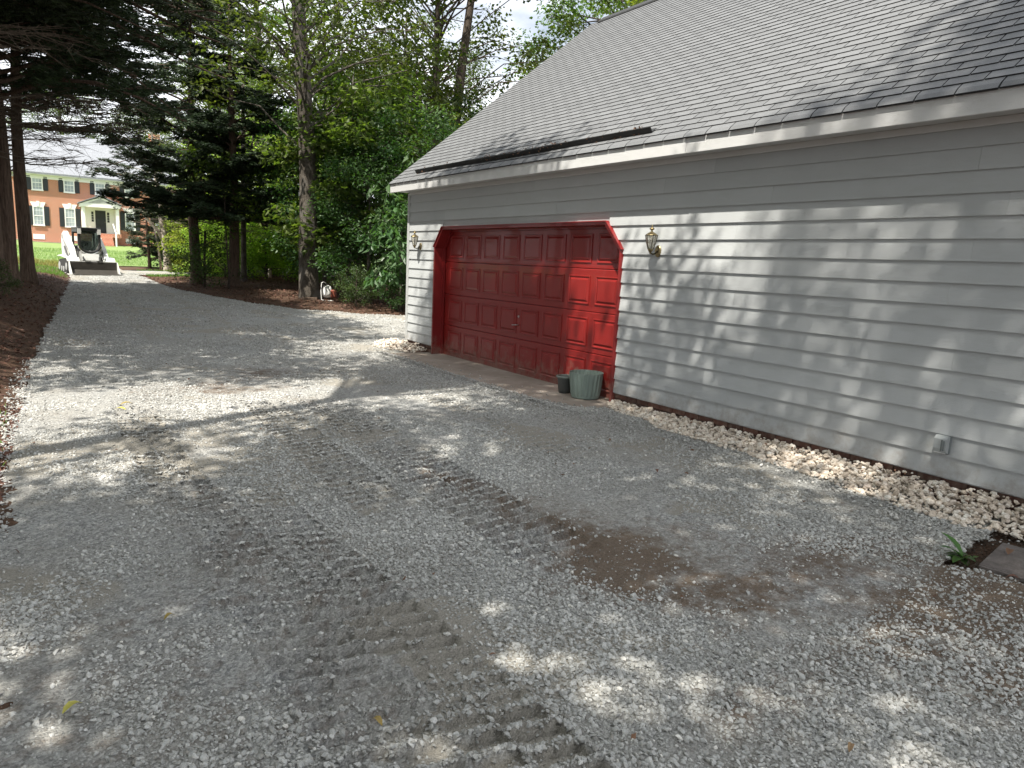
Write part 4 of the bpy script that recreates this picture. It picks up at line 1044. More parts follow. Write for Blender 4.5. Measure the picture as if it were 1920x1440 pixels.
# conifers: layered sprays on long limbs, bare dead twigs below
def conifer_meshes(seed, H, tr, z_live, z_dead, rmax, lean=(0, 0), nl=26, dens=1.0, side=None, spray=.16, top_taper=1.0):
    rnd = random.Random(seed); rr = np.random.default_rng(seed); mb = MB(); tt = H*.96
    def ta(z): t_ = z/tt; return Vector((lean[0]*t_+.05*math.sin(z*.7+seed), lean[1]*t_+.05*math.cos(z*.6+seed), z))
    zz = [0, .12, .35, .8] + [1.4+i*(tt-1.4)/8 for i in range(9)]
    rad = [tr*1.7, tr*1.3, tr*1.1, tr]+[tr*(1-.88*(z-1.4)/(tt-1.4)) for z in zz[4:]]
    mb.tube([ta(z)-(Vector((0, 0, .25)) if z == 0 else Vector()) for z in zz], rad, 11)
    tips = []; dead = MB(); z = z_dead
    while z < H-.3:
        live = z > z_live; f = (H-z)/(H-z_live) if live else 1
        R_ = rmax*(min(1, f*1.25)**.8)*rnd.uniform(.65, 1.08)*(1 if live else rnd.uniform(.45, .9))
        a = rnd.uniform(0, 2*math.pi)
        if side is not None: a = side+rnd.gauss(0, 1.1) if rnd.random() < .6 else a
        rise = rnd.uniform(-.05, .30) if live else rnd.uniform(-.12, .25)
        p0 = ta(z); P = []; nseg = 6
        for i in range(nseg+1):
            t_ = i/nseg; aa = a+.25*math.sin(t_*2+z); P.append(p0+Vector((math.cos(aa)*R_*t_, math.sin(aa)*R_*t_, R_*(rise*t_ - .10*t_*t_ + .06*math.sin(t_*5+z)))))
        r0 = (.012+.012*R_)*(1 if live else .55)
        tgt = mb if live else dead
        tgt.tube(P, [r0*(1-.8*i/nseg) for i in range(nseg+1)], 4 if live else 3, False)
        # side shoots
        ns = int(R_*(5 if live else 6.5))
        for q in range(ns):
            t_ = rnd.uniform(.18, 1.0); i0 = min(nseg-1, int(t_*nseg)); p = P[i0].lerp(P[i0+1], t_*nseg-i0)
            L_ = R_*(1.05-t_)*.55*rnd.uniform(.5, 1.2)+.25; sd = rnd.choice((-1, 1))*rnd.uniform(.5, 1.1)
            ax = a+sd; e = p+Vector((math.cos(ax)*L_, math.sin(ax)*L_, L_*rnd.uniform(-.22, .28)))
            md_ = p.lerp(e, .5)+Vector((0, 0, L_*rnd.uniform(-.02, .10)))
            if live:
                for w_ in range(max(2, int(L_/.16))):
                    tips.append(tuple(p.lerp(e, (w_+.6)/max(2, int(L_/.16)))+Vector((rnd.gauss(0, .05), rnd.gauss(0, .05), rnd.gauss(0, .04)))))
                if rnd.random() < .35: mb.tube([p, md_, e], [r0*.35, r0*.25, r0*.1], 3, False)
            else:
                dead.tube([p, md_, e], [r0*.45, r0*.3, r0*.12], 3, False)
                for _ in range(3):
                    w_ = p.lerp(e, rnd.uniform(.3, 1)); e2 = w_+Vector((rnd.gauss(0, .28), rnd.gauss(0, .28), rnd.gauss(-.05, .14)))
                    dead.tube([w_, e2], [r0*.22, r0*.08], 3, False)
        z += rnd.uniform(.10, .24)/dens*(1.0 if live else 1.3)
    C = np.array(tips); 
    V, Fc, T = leaf_cloud(C, .16, nl, spray, .35, .1, 4.5, .45)
    tm = lib(mb.build('trunk', M['bark_cedar'], None, True, fix=False)); cm = lib(link_mesh('crown', V, Fc, M['leaf_cedar'], None, tint=T))
    res_ = [tm, cm]
    if dead.n: res_.append(lib(dead.build('dead_branches', M['twig'], None, fix=False)))
    print('conifer', seed, len(Fc)); return res_

# ---- left row: cedars along the driveway
conA = conifer_meshes(11, 13.0, .17, 4.5, 3.1, 4.6, (-.25, .1), 11, 1.25)
conB = conifer_meshes(12, 12.0, .15, 4.9, 3.6, 4.4, (-.35, -.1), 10, 1.3)
conC = conifer_meshes(13, 11.5, .19, 2.4, 2.0, 3.3, (0, 0), 20, 1.4, spray=.19)
conD = conifer_meshes(16, 14.0, .2, 4.5, 3.7, 6.0, (.2, .1), 13, 1.2)
gl = 'cedars in a row along the left edge of the drive'
place_tree(conA, 'cedar_tree', 'leaning dark cedar trunk cut by the left picture edge beside the drive', (-.55, 20.0), 1.1, 1.0, 'cedar', gl)
place_tree(conB, 'cedar_tree', 'thick brown cedar trunk, middle of the three at the left edge', (-.34, 22.5), .4, 1.1, 'cedar', gl)
place_tree(conA, 'cedar_tree', 'brown cedar trunk nearest to the brick house in the left row', (-.06, 24.6), 2.6, 1.0, 'cedar', gl)
place_tree(conB, 'cedar_tree', 'cedar whose thin bare branches hang over the upper left of the drive', (-1.9, 15.2), 3.4, 1.05, 'cedar', gl)
place_tree(conC, 'cedar_tree', 'cedar standing beyond the three left trunks, behind the bank', (-2.6, 27.5), 5.0, .7, 'cedar', gl)
place_tree(conD, 'cedar_tree', 'large cedar left of the drive whose dark foliage fills the top of the view', (-1.5, 17.6), .9, 1.0, 'cedar', gl)
# ---- cedars of the right bed
gr = 'cedars in the mulch bed right of the drive'
place_tree(conC, 'cedar_tree', 'slim straight dark cedar trunk in the mulch bed left of the big grey trunk', (6.43, 28.3), 0.7, 1.0, 'cedar', gr)
place_tree(conC, 'cedar_tree', 'brown leaning cedar trunk standing above the small dark holly', (5.3, 29.6), 4.2, 1.02, 'cedar', gr)
dead_t = conifer_meshes(14, 7.5, .17, 2.4, 1.8, 2.4, (-.5, 0), 8, 1.0)
tt_ = place_tree(dead_t, 'cedar_tree', 'cedar with pale stripped forked trunk at the far right side of the lane', (5.6, 38.4), 0, 1.0, 'cedar', gr)
for ch in tt_.children:
    if ch.name.startswith('trunk'): ch.data.materials[0] = M['bark_pale']
MB().tube([(0, 0, 1.1), (-.35, -.1, 1.9), (-.9, -.2, 2.5), (-1.1, -.2, 3.1)], [.10, .085, .06, .03], 8).build('forked_limb', M['bark_pale'], tt_, True)
MB().tube([(-.25, .1, -.1), (-.35, .05, 1.2), (-.55, .1, 2.3)], [.07, .05, .03], 7).build('forked_limb', M['bark_pale'], tt_, True)

# ---- big broadleaf trees
big = tree_meshes(31, 21, .31, (-.7, 0), blob_clusters(31, 130, (0, 0, 12.0), (4.8, 4.8, 7.6), 4.2), 1.0, 150, .17, M['leaf_poplar'], M['bark_grey'], limb_r=.042, flare=1.25)
place_tree(big, 'poplar_tree', 'big straight grey poplar trunk at the edge of the mulch bed beside the shrubs', (7.72, 23.5), 0, 1.0, 'poplar')
twin_cl = blob_clusters(32, 150, (0, 0, 12.2), (6.2, 5.4, 7.2), 5.6, .45)
twin = tree_meshes(32, 20, .21, (-.3, .1), twin_cl, .95, 130, .20, M['leaf_poplar'], M['bark_dark'], limb_r=.036,
    extra_stems=(([(.35, -.1, -.2), (.42, -.1, 3), (.55, -.1, 6), (.85, -.1, 9), (1.4, 0, 13), (1.8, 0, 17)], [.30, .26, .23, .20, .14, .05]),))
place_tree(twin, 'twin_trunk_tree', 'tall tree with two dark trunks rising side by side behind the garage roof', (14.55, 27.5), 0, 1.0, 'tree')
oak = tree_meshes(33, 17, .26, (.4, .2), blob_clusters(33, 110, (0, 0, 11.0), (5.5, 5.5, 5.6), 4.0, .45), 1.05, 190, .15, M['leaf_poplar'], M['bark_dark'], limb_r=.07)
bright = tree_meshes(34, 9, .10, (.2, .1), blob_clusters(34, 60, (0, 0, 5.2), (2.6, 2.6, 3.8), 1.0, .4), .75, 130, .13, M['leaf_sun_tone'], M['bark_grey'], limb_r=.03)
under = tree_meshes(35, 6.5, .07, (.2, 0), blob_clusters(35, 58, (0, 0, 3.4), (2.3, 2.3, 3.0), .5, .4), .72, 170, .12, M['leaf_dark'], M['bark_grey'], limb_r=.025)
under2 = tree_meshes(36, 6.0, .06, (0, .2), blob_clusters(36, 46, (0, 0, 3.4), (2.0, 2.0, 2.6), .8, .4), .65, 120, .17, M['leaf_poplar'], M['bark_grey'], limb_r=.022)
pawpaw = tree_meshes(37, 3.6, .045, (0, 0), blob_clusters(37, 26, (0, 0, 2.0), (1.2, 1.2, 1.5), .6, .4), .5, 34, .27, M['leaf_big'], M['bark_grey'], limb_r=.018, droop=.7, flat=.4, aspect=2.2)
shrub = tree_meshes(38, 1.6, .03, (0, 0), blob_clusters(38, 36, (0, 0, .8), (.7, .7, .75), .12, .35), .3, 110, .06, M['leaf_dark'], M['bark_dark'], limb_r=.012)
lowc = conifer_meshes(15, 2.8, .06, .25, .3, 1.5, (0, 0), 26, 1.9, spray=.15)
bushb = tree_meshes(39, 2.6, .04, (0, 0), blob_clusters(39, 64, (0, 0, 1.35), (1.6, 1.6, 1.35), .25, .4), .5, 120, .105, M['leaf_sun_tone'], M['bark_dark'], limb_r=.015)

gs = 'understory trees and shrubs behind the parking area'
place_tree(under, 'understory_tree', 'dense dark green bush against the far garage corner', (10.6, 20.9), .5, .95, 'shrub', gs)
place_tree(under, 'understory_tree', 'dark bush between the poplar trunk and the broad leaved sapling', (9.0, 21.6), 2.2, .80, 'shrub', gs)
place_tree(under2, 'understory_tree', 'mid green young maple above the shrubs right of the poplar trunk', (9.9, 24.5), 1.2, 1.25, 'tree', gs)
place_tree(under2, 'understory_tree', 'taller maple sapling whose top shows above the garage eave', (11.8, 24.2), 4.0, 1.25, 'tree', gs)
place_tree(under, 'understory_tree', 'deep green bush filling the gap behind the parked backpack blower', (8.9, 25.4), 5.1, 1.0, 'shrub', gs)
place_tree(under2, 'understory_tree', 'maple with leaves hanging just right of the poplar trunk', (9.0, 23.4), 3.3, 1.3, 'tree', gs)
place_tree(pawpaw, 'pawpaw_sapling', 'sapling with very large drooping leaves beside the garage corner', (9.2, 19.6), .3, .9, 'sapling', 'broad leaved saplings by the garage corner')
place_tree(pawpaw, 'pawpaw_sapling', 'taller broad leaved sapling reaching the eave of the garage', (10.3, 19.9), 2.3, 1.25, 'sapling', 'broad leaved saplings by the garage corner')
place_tree(bright, 'sunlit_tree', 'bright yellow green tree behind the slim cedar trunk', (8.6, 34.5), 0, .85, 'tree', 'sunlit trees behind the mulch bed')
place_tree(bright, 'sunlit_tree', 'yellow green sapling left of the brown leaning cedar', (6.9, 36.5), 2, .55, 'tree', 'sunlit trees behind the mulch bed')
place_tree(bright, 'sunlit_tree', 'sunlit tree seen between cedar trunk and poplar trunk', (11.6, 37.5), 1, .9, 'tree', 'sunlit trees behind the mulch bed')
place_tree(bright, 'sunlit_tree', 'bright tree glimpsed beyond the twin trunks above the roof', (22.5, 33), 3, 1.15, 'tree', 'sunlit trees behind the mulch bed')
place_tree(shrub, 'holly_shrub', 'small dark holly at the foot of the leaning cedar', (5.35, 28.2), 0, 1.35, 'shrub', 'low shrubs')
place_tree(shrub, 'holly_shrub', 'dark low shrub at the foot of the left trunks', (-.75, 18.6), 2, .6, 'shrub', 'low shrubs')
place_tree(shrub, 'holly_shrub', 'low dark shrub beside the garage corner under the bushes', (8.2, 20.6), 1, .75, 'shrub', 'low shrubs')
place_tree(shrub, 'holly_shrub', 'leafy low shrub beneath the pawpaw leaves', (9.3, 19.7), 4, .85, 'shrub', 'low shrubs')
place_tree(shrub, 'holly_shrub', 'shrub in the deep shade by the garage wall end', (10.0, 19.2), 3, .8, 'shrub', 'low shrubs')
place_tree(lowc, 'juniper_shrub', 'spreading dark juniper on the lawn edge left of the pale cedar', (4.95, 39.6), 0, 1.15, 'shrub')
place_tree(lowc, 'juniper_shrub', 'juniper behind the pale cedar trunk', (7.4, 40.5), 2, 1.5, 'shrub')
for (mm, lb, lc, rz, sc_) in ((bushb, 'low bright bush between the leaning cedar and the slim cedar', (7.2, 33.4), 1, 1.0), (bushb, 'leafy bright bush right of the slim cedar trunk', (8.9, 33.0), 3, 1.1), (under2, 'green bush in the mulch bed left of the poplar trunk', (9.9, 30.5), 2, .6), (bushb, 'yellow green bush under the sunlit tree', (10.6, 35.0), 5, 1.3),
        (under, 'dark green bush left of the poplar trunk', (9.6, 28.2), 4, .5), (bushb, 'bright sapling behind the pale cedar', (7.9, 42.0), 2, 1.4), (bushb, 'green bush beyond the thin pale sapling', (12.5, 36.5), 1.3, 1.4), (bushb, 'bright bush at the back of the bed beyond the poplar', (12.0, 32.5), 0, 1.2), (bushb, 'bush behind the pale sapling trunk', (11.4, 39.5), 2.4, 1.5),
        (bushb, 'yellow green bush just left of the leaning cedar trunk', (7.0, 36.2), .4, .95), (bushb, 'tall bright bush behind the leaning cedar', (7.6, 37.5), 4, 1.5), (bushb, 'bright bush far behind between the cedar trunks', (9.6, 39.0), 5.2, 1.6), (under, 'dark bush closing the gap beyond the mulch bed', (13.5, 40.5), 2.6, 1.0)):
    place_tree(mm, 'understory_bush', lb, lc, rz, sc_, 'shrub', 'bushes between the cedar trunks')
# slender trunks
def pole_tree(loc, r_, H, lean, mt, label):
    t = thing('young_tree', label, 'tree', (loc[0], loc[1], float(ground_z(*loc))))
    MB().tube([(0, 0, -.2), (.02, 0, .5), (lean[0]*.4, lean[1]*.4, H*.4), (lean[0], lean[1], H)], [r_*1.4, r_, r_*.85, r_*.5], 9).build('trunk', M[mt], t, True)
    V, Fc, T = leaf_cloud(blob_clusters(int(loc[0]*10), 16, (lean[0], lean[1], H), (1.3, 1.3, 1.4)), .6, 110, .13)
    link_mesh('crown', V, Fc, M['leaf_poplar'], t, tint=T)
pole_tree((7.5, 31.4), .12, 8, (.1, 0), 'bark_grey', 'grey trunk close behind the slim dark cedar')
pole_tree((9.7, 35.5), .075, 4.2, (.45, 0), 'bark_pale', 'thin pale sapling trunk leaning right in the sunlit gap')
pole_tree((6.0, 27.3), .035, 3.5, (-.1, 0), 'bark_dark', 'very thin dark stem just left of the slim cedar trunk')
# background woods, tree by tree
gb = 'tall trees of the woods in the background'
place_tree(big, 'woodland_tree', 'tall leafy tree behind the brown leaning cedar', (11.5, 44), 1.3, .9, 'tree', gb)
place_tree(oak, 'woodland_tree', 'broad crowned tree filling the view between the cedar and poplar trunks', (15.5, 43), 2.1, .9, 'tree', gb)
place_tree(oak, 'woodland_tree', 'wide tree behind the shrubs right of the poplar trunk', (16.5, 35), .8, .85, 'tree', gb)
place_tree(oak, 'woodland_tree', 'tree crown whose top shows above the eave left of the twin trunks', (21, 38), 4.4, .55, 'tree', gb)
place_tree(oak, 'woodland_tree', 'tall crown standing over the gable peak of the garage', (27.5, 30.5), 5.2, 1.2, 'tree', gb)
place_tree(big, 'woodland_tree', 'leafy tree reaching over the garage ridge', (22.5, 24.0), 3.2, .85, 'tree', gb)
place_tree(bright, 'woodland_tree', 'yellow tinted tree behind the ridge at the top', (26, 22.5), 3.9, 1.8, 'tree', gb)
place_tree(oak, 'woodland_tree', 'dark tree on the horizon far right of the brick house', (17, 60), 3, .95, 'tree', gb)
place_tree(oak, 'woodland_tree', 'dark tree behind the pale stripped cedar', (10.5, 52), 1, .8, 'tree', gb)
place_tree(big, 'woodland_tree', 'tree showing over the roof of the brick house', (3.5, 96), 2, 1.0, 'tree', gb)
place_tree(oak, 'woodland_tree', 'round tree to the right behind the brick house', (13, 92), 2.7, 1.0, 'tree', gb)
place_tree(under, 'woodland_shrub', 'shrub growing between the woodland trunks far behind', (13, 39), 1, 1.3, 'shrub', gb)
place_tree(under, 'woodland_shrub', 'dense thicket shrub behind the poplar trunk', (13.5, 31), 3, 1.5, 'shrub', gb)
place_tree(under, 'woodland_shrub', 'thicket shrub to the right behind the saplings', (14.2, 26.0), 5, 1.2, 'shrub', gb)
place_tree(under, 'woodland_shrub', 'far shrub left of the thin pale sapling', (9.5, 42), 2, 1.2, 'shrub', gb)
# trees added left of and behind the camera to shade drive, wall and roof
gsd = 'trees added for shade on the left and behind the photographer'
def lobe_tree(seed, loc, H, tr, lean, lobes, label, nl=210, ls=.15, crad=.85, name='added_shade_tree', lm='leaf_poplar'):  # crown lobes are set where their shadows should land
    cl = []
    for i, (cx, cy, cz, rx, ry, rz_, n) in enumerate(lobes): cl.append(blob_clusters(seed*10+i, n, (cx-loc[0], cy-loc[1], cz), (rx, ry, rz_), None, .25))
    ms = tree_meshes(seed, H, tr, lean, np.concatenate(cl), crad, nl, ls, M[lm], M['bark_dark'], limb_r=.075)
    place_tree(ms, name, label, loc, 0, 1.0, 'tree', gsd)
lobe_tree(51, (-3.6, .6), 13.5, .24, (.8, .3), [(-2, 1, 9, 3, 3, 1.8, 30), (-2.4, -1.8, 9.5, 2.6, 2.4, 1.6, 22), (-.3, .8, 11.2, 2.2, 2.8, 1.1, 26), (-.6, -2, 11.4, 2.2, 2.2, 1.3, 16), (-4, 3.0, 8.4, 2.3, 2.2, 1.8, 22), (-.4, 3.0, 10.6, 1.9, 1.8, .9, 20), (.6, 3.5, 10.3, 1.2, 1.3, .7, 12), (-1.4, 4.2, 8.8, 2.6, 1.4, 1.2, 22)], 'unseen spreading tree added just left of the photographer to shade ground and wall')
lobe_tree(52, (-.8, -5.6), 19, .27, (.6, 1.0), [(.4, -.8, 18.2, 2.7, 2.0, 1.3, 46), (1.0, -3.4, 12, 3, 2.4, 2.0, 26), (-1.8, -4.5, 9, 2.6, 2.6, 2.2, 22)], 'unseen tall tree added behind the photographer to shade the roof')
lobe_tree(53, (-3.0, 5.6), 15.5, .19, (.9, .3), [(-.2, 7.0, 12.8, 2.1, 1.9, 1.4, 44), (-2.2, 5.6, 15.0, 1.6, 1.8, 1.2, 14)], 'unseen slim tall tree added left of the drive to shade the red door')
lobe_tree(54, (-3.6, 11.4), 12.5, .20, (.6, .5), [(-2.6, 11.2, 8, 2.8, 2.6, 1.6, 30), (-1.0, 12.4, 10.3, 2.3, 2.6, 1.3, 24), (-2.4, 8.7, 8.3, 2.4, 1.2, 1.2, 16)], 'unseen tree added for shade left of the drive, level with the far garage corner')
SHADE = [(oak, (-5.5, 16.5), 4.0, .9), (oak, (-5.2, 22.5), 1.0, .85), (oak, (-8.5, 28), 3.0, .7),  # woods added on the left to darken the wall
  (under, (-9, 4), 1.0, 1.6), (under, (-8.5, 10.5), 2.0, 1.7), (under, (-9.5, 16), 3.0, 1.6), (under, (-9, -2), 4.0, 1.6), (oak, (-13, 7), 5.0, .9), (oak, (-13, -1), 1.5, .9), (oak, (-14, 15), 2.5, .95), (under, (-9, 22), 5.0, 1.6)]
SL_ = ['broad tree behind the cedar row, nearest part', 'broad tree behind the cedar row, middle part', 'broad tree behind the cedar row, far part',
  'added thicket left of the shade tree, level with the ridged board', 'added thicket left of the drive, level with the red door', 'added thicket left of the drive beyond the red door', 'added thicket left behind the photographer', 'added second row tree left of the drive, level with the red door', 'added second row tree left behind the photographer', 'added second row tree left of the drive beyond the garage', 'added thicket left of the three cedar trunks']
for (ms, lc, rz, s), lb in zip(SHADE, SL_): place_tree(ms, 'added_shade_tree', lb, lc, rz, s, 'tree', gsd)

# ---------------------------------------------------------------- ground litter, grass
def bed_points(n, x0, x1, y0, y1, ok):
    x = rng.uniform(x0, x1, n); y = rng.uniform(y0, y1, n); k = ok(x, y); x, y = x[k], y[k]; return np.stack([x, y, ground_z(x, y)+.012], -1)
P = np.concatenate([bed_points(9000, -3, 1.3, 7, 34, lambda x, y: x < left_edge(y)+.03), bed_points(6000, -.9, -.1, 1.5, 9, lambda x, y: x < left_edge(y)+.02), bed_points(12000, 3.6, 13, 18, 37, lambda x, y: (~on_drive(x, y)))])
V, Fc, T = leaf_flakes(P, .07, flat=.35); o = link_mesh('leaf_litter', V, Fc, M['leaf_deadbrown'], tint=T); o['kind'] = 'stuff'
P = np.concatenate([np.stack([rng.uniform(5.65, 6.2, 45), rng.uniform(1.8, 6.5, 45), rng.uniform(.10, .15, 45)], -1)] + [np.stack([q[0], q[1], drive_z(q[0], q[1])+.014], -1) for q in [(rng.uniform(-.2, 5.4, 110), rng.uniform(1.5, 16, 110))]])
V, Fc, T = leaf_flakes(P, .034, flat=.4); o = link_mesh('leaf_litter', V, Fc, M['leaf_deadbrown'], tint=T); o['kind'] = 'stuff'
P = bed_points(1500, 4.7, 5.7, .8, 2.1, lambda x, y: ~on_drive(x, y)); P[:, 2] += .004
V, Fc, T = leaf_flakes(P, .03, flat=.4, aspect=3); o = link_mesh('bark_mulch', V, Fc, M['bark_dark'], tint=T); o['kind'] = 'stuff'
def grass_blades(name, P, h, mt):
    n = len(P); a = rng.uniform(0, 6.28, n); w = np.stack([np.cos(a), np.sin(a), 0*a], -1)*.008*(h/.08)**.5; ln = rng.normal(0, .35, (n, 2)); hh = h*rng.uniform(.5, 1.3, n)
    tip = P+np.stack([ln[:, 0]*hh, ln[:, 1]*hh, hh], -1)
    V = np.stack([P-w, P+w, tip], 1).reshape(-1, 3); Fc = np.arange(n*3).reshape(-1, 3); T = np.repeat(rng.random(n), 3)
    o = link_mesh(name, V, Fc, M[mt], tint=T); o['kind'] = 'stuff'
P = np.concatenate([bed_points(16000, -6, 2, 31, 42, lambda x, y: (x < left_edge(y)-.1) | (y > 40)), bed_points(6000, 4.2, 7.5, 33.5, 38, lambda x, y: (x > right_edge(y)+.3) & (~on_drive(x, y)))])
grass_blades('grass', P, .09, 'grass')
P = bed_points(26000, -8, 14, 40.2, 60, lambda x, y: y > 41); grass_blades('grass', P+np.array([0, 0, .03]), .10, 'grass')
P = bed_points(7000, -6, 1.6, 37.5, 43, lambda x, y: rng.random(len(x)) > .0); grass_blades('dry_grass', P, .16, 'drygrass')
P = bed_points(260, -.55, -.25, 3.0, 9, lambda x, y: x < left_edge(y)); grass_blades('weeds', P, .05, 'grass')

# ================================================================ skid loader
M['lwhite'] = simple('loader_white_paint', (.60, .60, .57), .4, var=.08, nscale=4)
M['ldark'] = simple('loader_dark_parts', (.02, .02, .02), .5, var=.3)
M['bucket'] = simple('shade_toned_bucket_steel', (.035, .030, .024), .6, metal=.2, var=.25, nscale=6)  # steel colour darkened to carry the shade on the bucket face
M['rubber'] = simple('track_rubber', (.025, .024, .023), .8, var=.3)
M['chrome'] = simple('cylinder_rod', (.7, .7, .7), .2, metal=1)
M['lgrey'] = simple('loader_grey_parts', (.35, .35, .34), .5, var=.15)
ld = thing('skid_loader', 'white tracked skid loader with wide dark bucket parked on the lane', 'loader', (2.33, 33.45, float(base_z(2.3, 33.5))+.03), R(9))
# local axes: x to the right in the picture, front towards -y. bucket lip at y = 0
b = MB(); b.prism([(0, 0), (.03, .0), (.60, .02), (.72, .16), (.72, .46), (.69, .50), (.66, .46), (.66, .18), (.56, .05), (.03, .02)], -.86, .86, 'x'); bk = b.build('bucket', M['bucket'], ld)
for sx in (-1, 1):
    b = MB(); b.prism([(.22, .0), (.60, .0), (.73, .16), (.73, .50), (.62, .50), (.42, .24)], sx*.861, sx*.885, 'x'); b.build('side_plate', M['lwhite'], bk)
b = MB(); b.box(-.86, .86, .66, .75, .50, .525); b.build('top_edge', M['lwhite'], bk)
for x_ in (-.20, .22): 
    b = MB(); b.box(x_-.11, x_+.11, .64, .74, .526, .55); b.build('hook', M['ldark'], bk)
b = MB(); b.bbox(-.42, .42, 1.15, 2.9, .30, .95, .04); b.build('body', M['lwhite'], ld)
b = MB(); b.prism([(.98, .55), (1.16, .55), (1.16, .82), (1.06, .82)], -.30, .30, 'x'); b.build('front_panel', M['lwhite'], ld)
for sx in (-1, 1):
    b = MB(); pts = []
    for (cy, cz, r_, a0, a1) in ((1.25, .25, .25, 90, 270), (1.25, .25, .25, 90, 270)): pass
    loop = [(1.2, .0), (2.45, .0), (2.68, .12), (2.72, .34), (2.5, .52), (1.35, .58), (1.02, .42), (.98, .18)]
    b.prism(loop, sx*.45, sx*.86, 'x'); tk = b.build('track', M['rubber'], ld)
    b = MB()
    for i in range(len(loop)):
        (y0, z0), (y1, z1) = loop[i], loop[(i+1) % len(loop)]; L_ = math.hypot(y1-y0, z1-z0); k = max(1, int(L_/.11)); ny, nz = (z1-z0)/L_, -(y1-y0)/L_
        for j in range(k):
            cy, cz = y0+(y1-y0)*(j+.5)/k, z0+(z1-z0)*(j+.5)/k
            ty, tz = (y1-y0)/L_*.02, (z1-z0)/L_*.02
            b.prism([(cy-ty, cz-tz), (cy+ty, cz+tz), (cy+ty+ny*.03, cz+tz+nz*.03), (cy-ty+ny*.03, cz-tz+nz*.03)], sx*.46, sx*.85, 'x')
    b.build('tread', M['rubber'], tk)
    for cy, cz, r_ in ((1.22, .28, .15), (2.45, .28, .17), (1.7, .17, .11), (2.05, .17, .11)):
        b = MB(); V, F = tube_arr([(sx*.862, cy, cz), (sx*.875, cy, cz)], r_, 14); b.add(V, F); b.build('roller', M['lgrey'], tk)
    # fender over the track
    b = MB(); b.prism([(.92, .52), (1.05, .66), (2.2, .74), (2.7, .70), (2.7, .66), (2.2, .68), (1.08, .60), (.96, .48)], sx*.44, sx*.88, 'x'); b.build('fender', M['lwhite'], ld)
    # lift arm: tall rear tower, long boom sloping to the front, then down to the bucket
    b = MB(); b.prism([(2.85, 1.60), (2.45, 1.72), (1.35, 1.02), (.98, .56), (.80, .22), (.92, .16), (1.14, .44), (1.55, .84), (2.55, 1.42), (2.85, 1.38)], sx*.50, sx*.66, 'x'); b.build('lift_arm', M['lwhite'], ld)
    b = MB(); b.prism([(2.5, .7), (2.95, .7), (2.95, 1.5), (2.62, 1.6)], sx*.49, sx*.66, 'x'); b.build('rear_tower', M['lwhite'], ld)
    b = MB(); b.tube([(sx*.72, 1.5, .62), (sx*.72, 2.1, 1.08)], .035, 8); b.build('lift_cylinder', M['ldark'], ld)
    b = MB(); b.tube([(sx*.72, 2.1, 1.08), (sx*.72, 2.5, 1.4)], .02, 8); b.build('cylinder_rod', M['chrome'], ld)
    b = MB(); b.tube([(sx*.30, .98, .70), (sx*.26, .82, .30)], .03, 8); b.build('tilt_cylinder', M['ldark'], ld)
    b = MB(); b.bbox(sx*.34-.07, sx*.34+.07, 1.12, 1.22, 1.66, 1.76, .02); b.build('headlight', M['lgrey'], ld)
# cab
cab = MB()
for sx in (-1, 1):
    cab.prism([(1.16, .60), (1.24, .60), (1.22, 1.84), (1.14, 1.84)], sx*.33, sx*.42, 'x'); cab.box(min(sx*.35, sx*.42), max(sx*.35, sx*.42), 2.1, 2.2, .95, 1.83)
    cab.box(min(sx*.38, sx*.42), max(sx*.38, sx*.42), 1.25, 2.1, 1.70, 1.83)
    cab.box(min(sx*.38, sx*.42), max(sx*.38, sx*.42), 1.25, 2.1, .70, 1.0)
cab.box(-.33, .33, 1.14, 1.22, 1.76, 1.84); cab.box(-.35, .35, 2.12, 2.2, 1.65, 1.83); cab.box(-.35, .35, 2.12, 2.2, .9, 1.1)
cb_ = cab.build('cab_frame', M['ldark'], ld)
MB().bbox(-.43, .43, 1.10, 2.22, 1.841, 1.89, .02).build('cab_roof', M['ldark'], ld)
m = MB()
for sx in (-1, 1): m.prism([(1.10, 1.62), (1.135, 1.62), (1.135, 1.835), (1.10, 1.835)], sx*.30, sx*.42, 'x')
m.build('roof_corner', M['lwhite'], cb_)
# curved white rail below the windscreen
P = [(math.sin(a)*.42, 1.10, 1.18-math.cos(a)*.36) for a in np.linspace(-1.45, 1.45, 13)]
MB().tube(P, .028, 7).build('screen_rail', M['chrome'], cb_)
P = [(math.sin(a)*.37, 1.14, 1.19-math.cos(a)*.30) for a in np.linspace(-1.5, 1.5, 13)]
MB().tube(P, .045, 7).build('door_frame', M['ldark'], cb_)
MB().add([(-.33, 1.19, 1.76), (.33, 1.19, 1.76), (.33, 1.18, 1.15), (.2, 1.18, .92), (-.2, 1.18, .92), (-.33, 1.18, 1.15), (-.33, 1.195, 1.76), (.33, 1.195, 1.76), (.33, 1.185, 1.15), (.2, 1.185, .92), (-.2, 1.185, .92), (-.33, 1.185, 1.15)],
    [(0, 1, 2, 3, 4, 5), (11, 10, 9, 8, 7, 6), (0, 6, 7, 1), (5, 11, 6, 0), (1, 7, 8, 2)]).build('windscreen', M['tint'], cb_)
MB().bbox(-.22, .22, 1.75, 2.0, .85, 1.35, .04).build('seat', M['ldark'], ld)
MB().bbox(-.30, .30, 2.21, 2.85, .96, 1.15, .05).build('engine_hood', M['ldark'], ld)
MB().box(-.38, .38, 1.24, 2.1, .60, .70).build('cab_floor', M['ldark'], ld)
MB().tube([(.20, 1.06, 1.0), (.34, 1.04, 1.28)], .012, 6).build('wiper', M['chrome'], ld)
MB().tube([(.30, .95, .75), (.40, 1.0, 1.0), (.46, 1.02, .85), (.42, .9, .6)], .018, 6).build('hose', M['ldark'], ld)

